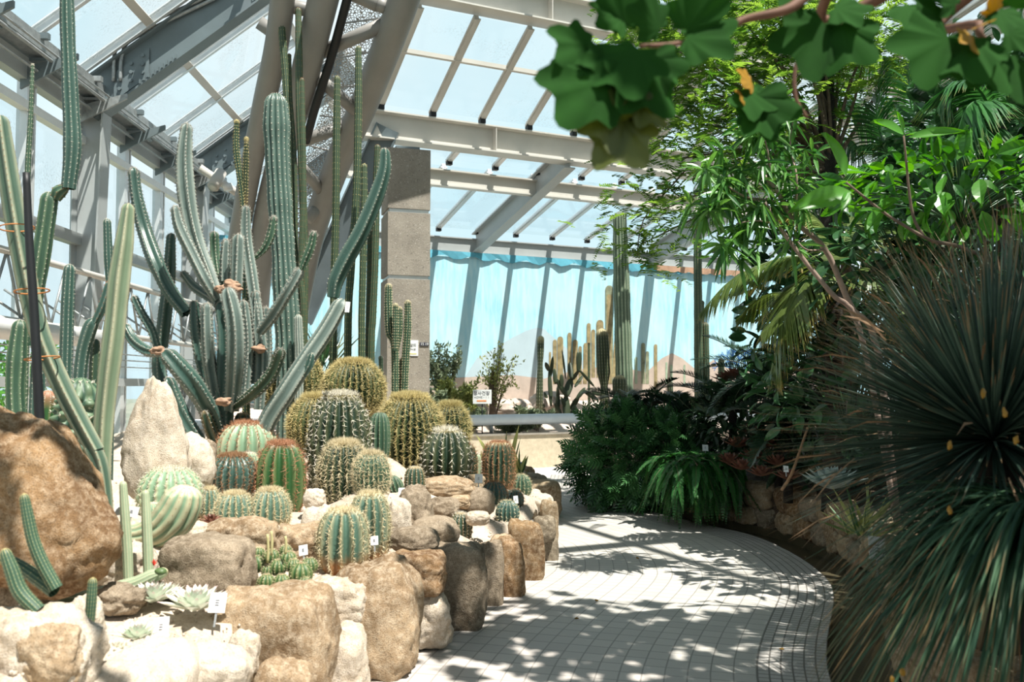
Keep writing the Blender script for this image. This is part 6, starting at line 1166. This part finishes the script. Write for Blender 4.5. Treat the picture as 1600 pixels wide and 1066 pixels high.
for (x1, y1, x2, y2, x3, y3, dd) in ((1440, 230, 1420, 130, 1440, 40, 8.8), (1400, 260, 1370, 180, 1380, 90, 9), (1500, 220, 1510, 120, 1530, 20, 9), (1540, 240, 1580, 150, 1620, 110, 8.6), (1430, 280, 1350, 260, 1310, 300, 8.4), (1560, 280, 1620, 260, 1680, 290, 8.2), (1520, 250, 1560, 180, 1600, 190, 7.9), (1450, 260, 1400, 220, 1340, 230, 9.2), (1500, 260, 1540, 130, 1590, 60, 9.4), (1470, 220, 1470, 120, 1490, 30, 9.4), (1410, 300, 1370, 330, 1340, 400, 8.2), (1550, 310, 1600, 340, 1640, 400, 8.0)): frs.append(pf((1480, 330, 8.6), (x1, y1, dd), (x2, y2, dd), (x3, y3, dd)))
palm('palm', pc, RB(1480, 8.6), frs, 'large feathery palm filling the upper right with dark comb-like fronds', [L_['palmdk'], L_['palmdk']], 53, leafL=.50, leafW=.020, nl=100, drp=.35)
pc = P(1560, 200, 6.2)
palm('palm', pc, RB(1560, 6.2), [pf((1560, 200, 6.2), (1530, 140, 6.1), (1490, 130, 6.1), (1465, 170, 6.1)), pf((1560, 200, 6.2), (1540, 160, 6), (1510, 170, 5.9), (1490, 230, 5.9)), pf((1560, 200, 6.2), (1590, 140, 6.1), (1630, 150, 6.1)), pf((1560, 200, 6.2), (1520, 200, 6.0), (1470, 225, 5.9), (1440, 260, 5.9)), pf((1560, 200, 6.2), (1560, 120, 6.3), (1540, 70, 6.4))], 'bright green palm fronds catching the sun at the upper right', [L_['palmdk'], L_['palmdk']], 54, leafL=.34, leafW=.02, nl=70, r=.05)
# --- feathery tree
def branches(mb, segs_, r0=.03, k=6):
    for s in segs_: tube(mb, s, np.linspace(r0 * (s[2] if isinstance(s[-1], float) else 1), r0 * .25, 12), k, 12)
ft = thing('feathery_tree', RB(1330, 9.8), 'fine-leaved feathery tree spreading under the roof beam', 'tree'); rs = np.random.RandomState(71)
mb = MB(); g = RB(1330, 9.8); fork = P(1300, 260, 9.4); tube(mb, [g, P(1325, 450, 9.6), fork], [.07, .06, .05], 8, 14)
tipsF = []
for (x, y, d) in ((1010, 60, 9), (1040, 20, 8.6), (1090, 40, 9.2), (1150, 20, 8.8), (1200, 60, 9.4), (1240, 20, 9), (1060, 130, 9), (1110, 100, 8.7), (1160, 110, 9.2), (1215, 130, 9), (1050, 190, 8.8), (1080, 240, 8.8), (1045, 250, 8.6), (1120, 180, 9.2), (1170, 190, 9), (1230, 190, 9.4), (1010, 130, 8.8), (1030, 330, 8.6), (1005, 380, 8.6), (1150, 250, 9), (1200, 240, 9.2), (1280, 60, 9), (1330, 30, 9.4), (1350, 90, 9.2), (1380, 30, 9), (1100, 60, 9.6), (1180, 60, 9.8), (1000, 20, 9.3), (1260, 110, 9.2), (1140, 150, 8.6), (1400, 80, 9.6), (1320, 130, 9.4), (1060, 80, 8.5), (1220, 20, 8.6)):
    e = P(x, y, d); C = catmull([fork, fork * .5 + e * .5 + A(rs.normal() * .1, 0, .12), e], 14); V, F = tubeV(C, np.linspace(.028, .005, 14), 5); mb.add(V, F); tipsF.append((e, C))
tube(mb, [P(1085, 250, 8.7), P(1050, 290, 8.6), P(1010, 335, 8.55), P(998, 372, 8.55), P(996, 400, 8.55)], [.01, .008, .006, .005, .003], 5, 10)
for (x, y) in ((1030, 310), (1012, 330), (1000, 360), (997, 385), (1050, 290)): tipsF.append((P(x, y, 8.55), None))
mb.build('trunk', M['bark'], ft)
Pn, Dn, Ln, Tn = [], [], [], []
for e, C in tipsF:
    small = C is None
    for q in range(10 if small else 52):
        c = (e + rs.normal(size=3) * (.05 if small else .26) * A(1, 1, .8)); d = nrm(rs.normal(size=3) * A(1, 1, .55)); L = rs.uniform(.16, .32) if not small else rs.uniform(.08, .14); tt = rs.rand()
        for k in range(13):
            f = k / 12; s = nrm(np.cross(d, Z + rs.normal(size=3) * .1)); pp_ = c + d * L * f - A(0, 0, .25 * L * f * f)
            for sg_ in (-1, 1): Pn.append(pp_); Dn.append(d * .5 + s * sg_); Ln.append(L * .33 * (1 - .6 * f)); Tn.append(tt)
mb = MB(); addrib(mb, np.array(Pn), np.array(Dn), np.tile(Z, (len(Pn), 1)) + rs.normal(size=(len(Pn), 3)) * .3, np.array(Ln), .020, segs=2, prof=[.6, 1, .1], tone=np.array(Tn)); mb.build('foliage', L_['feather'], ft, smooth=False)
# --- lance-leaved shrub with pinkish branches
ls = thing('lance_leaved_shrub', RB(1400, 6.2), 'shrub with pinkish branches and long narrow light green leaves', 'shrub'); mb = MB(); g = RB(1400, 6.2)
nodes = {}
main = [([g, P(1345, 520, 6.2), P(1300, 460, 6.1), P(1255, 405, 6.1), P(1215, 350, 6.1), P(1195, 315, 6.1)], .022), ([g, P(1370, 540, 6.3), P(1330, 480, 6.3), P(1290, 390, 6.3), P(1240, 345, 6.2), P(1215, 300, 6.1), P(1190, 270, 6.1)], .026), ([P(1230, 340, 6.2), P(1190, 318, 6.1), P(1150, 300, 6), P(1125, 280, 6)], .011), ([P(1215, 315, 6.1), P(1170, 310, 6.2), P(1140, 320, 6.2)], .008), ([P(1205, 290, 6.1), P(1200, 240, 6.0), P(1190, 200, 6)], .009), ([P(1215, 350, 6.1), P(1180, 345, 6), P(1150, 350, 6)], .007), ([P(1240, 350, 6.2), P(1245, 280, 6.1), P(1235, 230, 6.2), P(1240, 180, 6.2)], .010), ([P(1290, 390, 6.3), P(1260, 390, 6.1), P(1240, 370, 6.1)], .008)]
for s, r in main: tube(mb, s, np.linspace(r, r * .5, len(s)), 7, 20)
mb.build('branches', M['bark_pink'], ls); Pn, Dn, Ln = [], [], []
for (x, y, d) in ((1190, 270, 6.1), (1195, 315, 6.1), (1125, 280, 6), (1140, 320, 6.2), (1190, 200, 6), (1150, 350, 6), (1240, 180, 6.2), (1240, 370, 6.1), (1160, 260, 6.1), (1110, 300, 6), (1100, 340, 6.1), (1130, 240, 6), (1170, 225, 6), (1210, 230, 6.2), (1225, 270, 6.1), (1240, 310, 6.2), (1175, 340, 6.2), (1150, 300, 6.3), (1120, 330, 5.9), (1200, 350, 6), (1105, 265, 6.2), (1220, 200, 6.3), (1260, 240, 6.2), (1140, 380, 6), (1180, 385, 6.1), (1280, 290, 6.2), (1160, 200, 6.1)):
    c = P(x, y, d)
    for w in range(3):
        cc = c + rs.normal(size=3) * .06; ax = nrm(rs.normal(size=3) + A(-.2, -.2, .3))
        for k in range(11): dd = nrm(rs.normal(size=3) * .9 + ax * .6 - A(0, 0, .3)); Pn.append(cc); Dn.append(dd); Ln.append(rs.uniform(.13, .24))
n = len(Pn); mb = MB(); addrib(mb, np.array(Pn), np.array(Dn), rdir(n, rs) + Z, np.array(Ln), .030, droop=.35, segs=4, fold=.25, prof=[.15, .8, 1, .7, .02], tone=rs.rand(n)); mb.build('foliage', L_['lance'], ls, smooth=False)
# --- broad-leaved shrub behind the spiky plant
def ovate(w=.36, tip=1.0, cup=.06):
    y = np.linspace(0, 1, 7); x = w * np.sin(np.pi * y ** .85) ** .8; x[0] = .01; x[-1] = .005; V = []
    for yy, xx in zip(y, x): V += [[-xx, yy, cup * (xx / w)], [0, yy, -.12 * yy * yy], [xx, yy, cup * (xx / w)]]
    F = []
    for i in range(6): a = i * 3; F += [[a, a + 1, a + 4, a + 3], [a + 1, a + 2, a + 5, a + 4]]
    V = np.array(V, float); V[:, 2] -= .12 * V[:, 1] ** 2; return V, [np.array(F)]
OV, OF = ovate(.22)
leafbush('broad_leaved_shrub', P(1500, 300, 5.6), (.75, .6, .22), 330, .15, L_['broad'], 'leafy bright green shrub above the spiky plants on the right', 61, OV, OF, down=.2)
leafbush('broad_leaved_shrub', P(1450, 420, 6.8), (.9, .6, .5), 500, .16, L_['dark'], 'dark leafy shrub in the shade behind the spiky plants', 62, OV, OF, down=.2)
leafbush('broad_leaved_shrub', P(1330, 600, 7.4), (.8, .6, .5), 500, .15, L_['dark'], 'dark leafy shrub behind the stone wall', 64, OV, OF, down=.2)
leafbush('broad_leaved_shrub', P(1175, 655, 9.6), (.6, .4, .42), 600, .13, L_['cycad2'], 'dark low shrub added to fill the shade above the red-brown rosettes', 67, OV, OF, down=.2)  # added dark foliage standing in for deep shade, as is the next shrub
leafbush('broad_leaved_shrub', P(1275, 690, 8.3), (.6, .4, .40), 500, .13, L_['cycad2'], 'very dark shrub added to fill the shade behind the bluish-white agave', 68, OV, OF, down=.2)
leafbush('added_shade_hedge', P(1420, 480, 10.5), (1.9, .8, 1.5), 2200, .20, L_['dark'], 'dense dark hedge added to darken the back of the right bed', 65, OV, OF, down=.2)  # this hedge and the next are added as a dark backdrop
leafbush('added_shade_hedge', P(1620, 380, 8.0), (1.4, 1.0, 1.8), 2000, .20, L_['dark'], 'dense dark foliage added to darken the space behind the right palms', 66, OV, OF, down=.2)
# big single leaves
bl = thing('large_leaved_plant', RB(1350, 5.0), 'plant with a few very large bright oval leaves above the lance-leaved shrub', 'plant'); mb = MB()
for i, (bx, by, tx, ty, d, s) in enumerate(((1322, 275, 1300, 212, 4.9, .9), (1330, 300, 1250, 318, 4.8, .9), (1412, 210, 1376, 186, 4.8, .8), (1410, 212, 1408, 178, 4.9, .8), (1415, 212, 1440, 205, 4.9, .8), (1325, 300, 1318, 325, 4.8, .8), (1340, 330, 1375, 325, 4.7, .6), (1420, 215, 1500, 200, 4.8, .6))):
    a = P(bx, by, d); e = P(tx, ty, d - .1); L = np.linalg.norm(e - a); Y = nrm(e - a); X = nrm(np.cross(Y, A(.2, -1, .4))); stamp(mb, OV * A(s * .85, 1, 1), OF, np.array([a]), np.array([X]), np.array([Y]), L * 1.1, tone=.9)
mb.build('leaves', L_['broad'], bl); mb = MB(); g = RB(1350, 5.0); tube(mb, [g + A(.8, 0, 0), P(1560, 450, 4.95), P(1445, 372, 4.9), P(1385, 335, 4.9), P(1322, 285, 4.9)], [.02, .012, .010, .008, .006], 6, 16); tube(mb, [P(1445, 372, 4.9), P(1425, 330, 4.9), P(1412, 212, 4.85)], [.010, .009, .006], 6, 12); mb.build('stem', M['bark'], bl)
# --- foreground tree with large lobed leaves, standing right of the viewer
def lobed(nl=5, notch=.30):
    V = [[0, 0, 0]]; K = 30
    for i in range(K + 1):
        a = -2.5 + 5.0 * i / K; r = .52 * (1 - notch * (.5 - .5 * math.cos(a * nl / 1.0 * 1.15 + math.pi)) ) * (1.0 + .35 * math.cos(a)); V.append([r * math.sin(a), .35 + r * math.cos(a), -.20 * r * r + .035 * math.sin(a * 9)])
    V[0] = [0, .22, .02]; F = np.array([[0, i + 2, i + 1] for i in range(K)]); return np.array(V, float), [F]
LV, LF = lobed()
ftree = thing('lobed_leaf_tree', A(2.2, .1, .9), 'tree with large lobed leaves overhanging the top of the picture', 'tree'); ftree.location = (2.3, .0, rz(2.3, .0)); WL[ftree.name] = A(2.3, 0, rz(2.3, 0.)); g = WL[ftree.name]
mb = MB(); top = A(2.1, .5, 2.9); tube(mb, [g - A(0, 0, .1), g + A(.05, .1, 1.0), top], [.09, .08, .06], 10, 14)
bA = [top, P(1420, -30, 1.9), P(1290, -20, 1.85), P(1230, 15, 1.8), P(1165, 30, 1.8), P(1120, 52, 1.78), P(1060, 68, 1.75), P(1000, 72, 1.72)]; tube(mb, bA, np.linspace(.015, .004, len(bA)), 8, 40)
bB = [P(1380, -20, 2.2), P(1330, 35, 2.2), P(1275, 65, 2.2), P(1245, 100, 2.2), P(1243, 150, 2.2), P(1262, 185, 2.2)]; tube(mb, bB, np.linspace(.008, .004, len(bB)), 6, 30)
bC = [top, P(1560, -40, 2.0), P(1530, 40, 1.9), P(1545, 70, 1.9)]; tube(mb, bC, np.linspace(.018, .006, len(bC)), 6, 24)
mb.build('branches', m_plain('red_brown_bark', (.16, .075, .045), .7, .2, 14), ftree)
def biglvs(lst, mat, nm='leaf'):
    for (bx, by, tx, ty, d, tw) in lst:
        a = P(bx, by, d); e = P(tx, ty, d - .04); L = np.linalg.norm(e - a); Y = nrm(e - a); X = nrm(np.cross(Y, A(tw, -1, .25))); m2 = MB(); stamp(m2, LV, LF, np.array([a]), np.array([X]), np.array([Y]), L * 1.18, tone=.4 + .4 * rs.rand()); m2.build(nm, mat, ftree)
biglvs([(940, 70, 872, 68, 1.7, .3), (925, 60, 885, 105, 1.72, -.5), (975, 120, 868, 150, 1.68, .2), (1000, 70, 1015, 165, 1.7, .4), (980, 60, 965, -20, 1.75, .1), (1010, 60, 960, 130, 1.68, -.2), (1050, 62, 1140, 55, 1.75, .5), (1060, 65, 1110, -10, 1.75, .2), (1000, 85, 1052, 120, 1.72, -.4), (960, 80, 930, 110, 1.7, .6), (985, 30, 935, 20, 1.75, -.3), (1040, 60, 1000, 0, 1.7, .2), (1150, 130, 1195, 170, 2.1, .3), (1165, 140, 1225, 190, 2.1, -.3), (1185, 150, 1190, 205, 2.1, .2), (1300, 20, 1245, 90, 1.9, .3), (1310, 20, 1330, 95, 1.9, -.3), (1290, 10, 1350, 20, 1.9, .3), (1480, 30, 1435, 10, 1.9, .1), (1500, 50, 1425, 95, 1.85, .3), (1530, 45, 1500, 110, 1.85, -.3), (1540, 60, 1550, 130, 1.9, .2), (1560, 50, 1620, 60, 1.9, -.2), (1570, 20, 1600, -20, 1.9, .3), (1580, 70, 1580, 140, 1.95, .4), (1500, 20, 1470, -30, 1.9, .2), (1260, 0, 1220, -10, 1.85, .2), (1400, 0, 1440, 40, 2, .3), (1550, 10, 1590, 40, 1.85, .1)], L_['fig'])
biglvs([(980, 150, 940, 215, 1.7, .3), (975, 170, 968, 250, 1.7, -.2), (1000, 150, 1020, 190, 1.7, .3), (960, 100, 990, 150, 1.7, .2)], L_['figmid'])
biglvs([(1178, 130, 1160, 120, 2.1, .2), (1170, 160, 1158, 150, 2.1, -.2), (1520, 45, 1545, 32, 1.85, .2), (1545, 30, 1560, -5, 1.85, .2), (1515, 50, 1518, 70, 1.85, .4)], L_['figdry'])
# its crown continues out of view, placed to shade the spiky plants
rs = np.random.RandomState(77); n = 900; cc = A(3.3, 2.1, 5.0); d = nrm(rs.normal(size=(n, 3))); p = cc + d * (rs.rand(n) ** .4)[:, None] * A(1.65, 1.8, .8); Y = nrm(rs.normal(size=(n, 3)) - A(0, 0, .4)); X = nrm(np.cross(Y, rs.normal(size=(n, 3)) + Z)); m2 = MB(); stamp(m2, LV, LF, p, X, Y, .20 * (.7 + .6 * rs.rand(n)), tone=rs.rand(n)); m2.build('crown', L_['fig'], ftree)
for q_, (cc, rad, n) in enumerate(((A(1.85, 3.3, 5.1), A(1.0, .85, .4), 280), (A(-1.15, 2.4, 4.6), A(.6, .45, .3), 90))):  # extra leaf clusters added out of view to shade path, edging and boulder
    d = nrm(rs.normal(size=(n, 3))); p2 = cc + d * (rs.rand(n) ** .4)[:, None] * rad; Y = nrm(rs.normal(size=(n, 3)) - A(0, 0, .4)); X = nrm(np.cross(Y, rs.normal(size=(n, 3)) + Z)); m2 = MB(); stamp(m2, LV, LF, p2, X, Y, .20 * (.7 + .6 * rs.rand(n)), tone=rs.rand(n)); m2.build('crown', L_['fig'], ftree)
    m2 = MB(); tube(m2, [top, (top + cc) / 2 + A(0, -.3, .5), cc], [.05, .035, .015], 8, 14); m2.build('limbs', M['bark_pink'], ftree)

m2 = MB()
for k in range(16): V, F = tubeV(catmull([top, top * .5 + p[k * 7] * .5 + A(0, 0, .2), p[k * 7]], 8), np.linspace(.03, .008, 8), 6); m2.add(V, F)
m2.build('limbs', M['bark_pink'], ftree)
# ---- unseen hedges added behind the viewer to cut frontal sky light
leafbush('added_shade_hedge', A(4.2, -3.0, 1.9), (2.6, 1.0, 2.0), 1500, .40, L_['dark'], 'tall dark hedge added unseen behind the viewer to block sky light', 401, OV, OF, down=.2)
leafbush('added_shade_hedge', A(-3.2, -3.4, 1.5), (2.8, 1.0, 1.6), 1300, .40, L_['dark'], 'lower hedge added unseen behind the viewer on the left to block sky light', 402, OV, OF, down=.2)
# ---- trees outside the left wall
for i, (x, y, h, lb) in enumerate(((-8.5, 9.5, 1.5, 'green bush outside the left windows, nearest'), (-8.0, 13.0, 1.7, 'green bush outside the left windows, in the middle'), (-9.5, 17.5, 1.9, 'green bush outside the left windows, farthest'), (-10.5, 6.0, 1.6, 'green bush outside the left windows, closest to the viewer'))):
    leafbush('outside_bush', A(x, y, h * .55), (1.3, 1.6, h * .6), 900, .16, L_['broad'], lb, 300 + i, OV, OF, stalk=False)
# fallen leaves on the path
for i, (px, py) in enumerate(((932, 938), (901, 966), (996, 872), (1222, 1014))):
    c = G(px, py, .012); V, F = rockmesh(c, (.022, .016, .01), 2, .3, seed=i, n=4); tag(MB().add(V, F).build('fallen_leaf', L_['figdry']), 'small brown fallen leaf on the path, ' + ['in a light patch near the bed', 'nearer the left boulders', 'farthest along the path', 'near the mosaic border'][i], 'leaf', 'fallen leaves on the path')
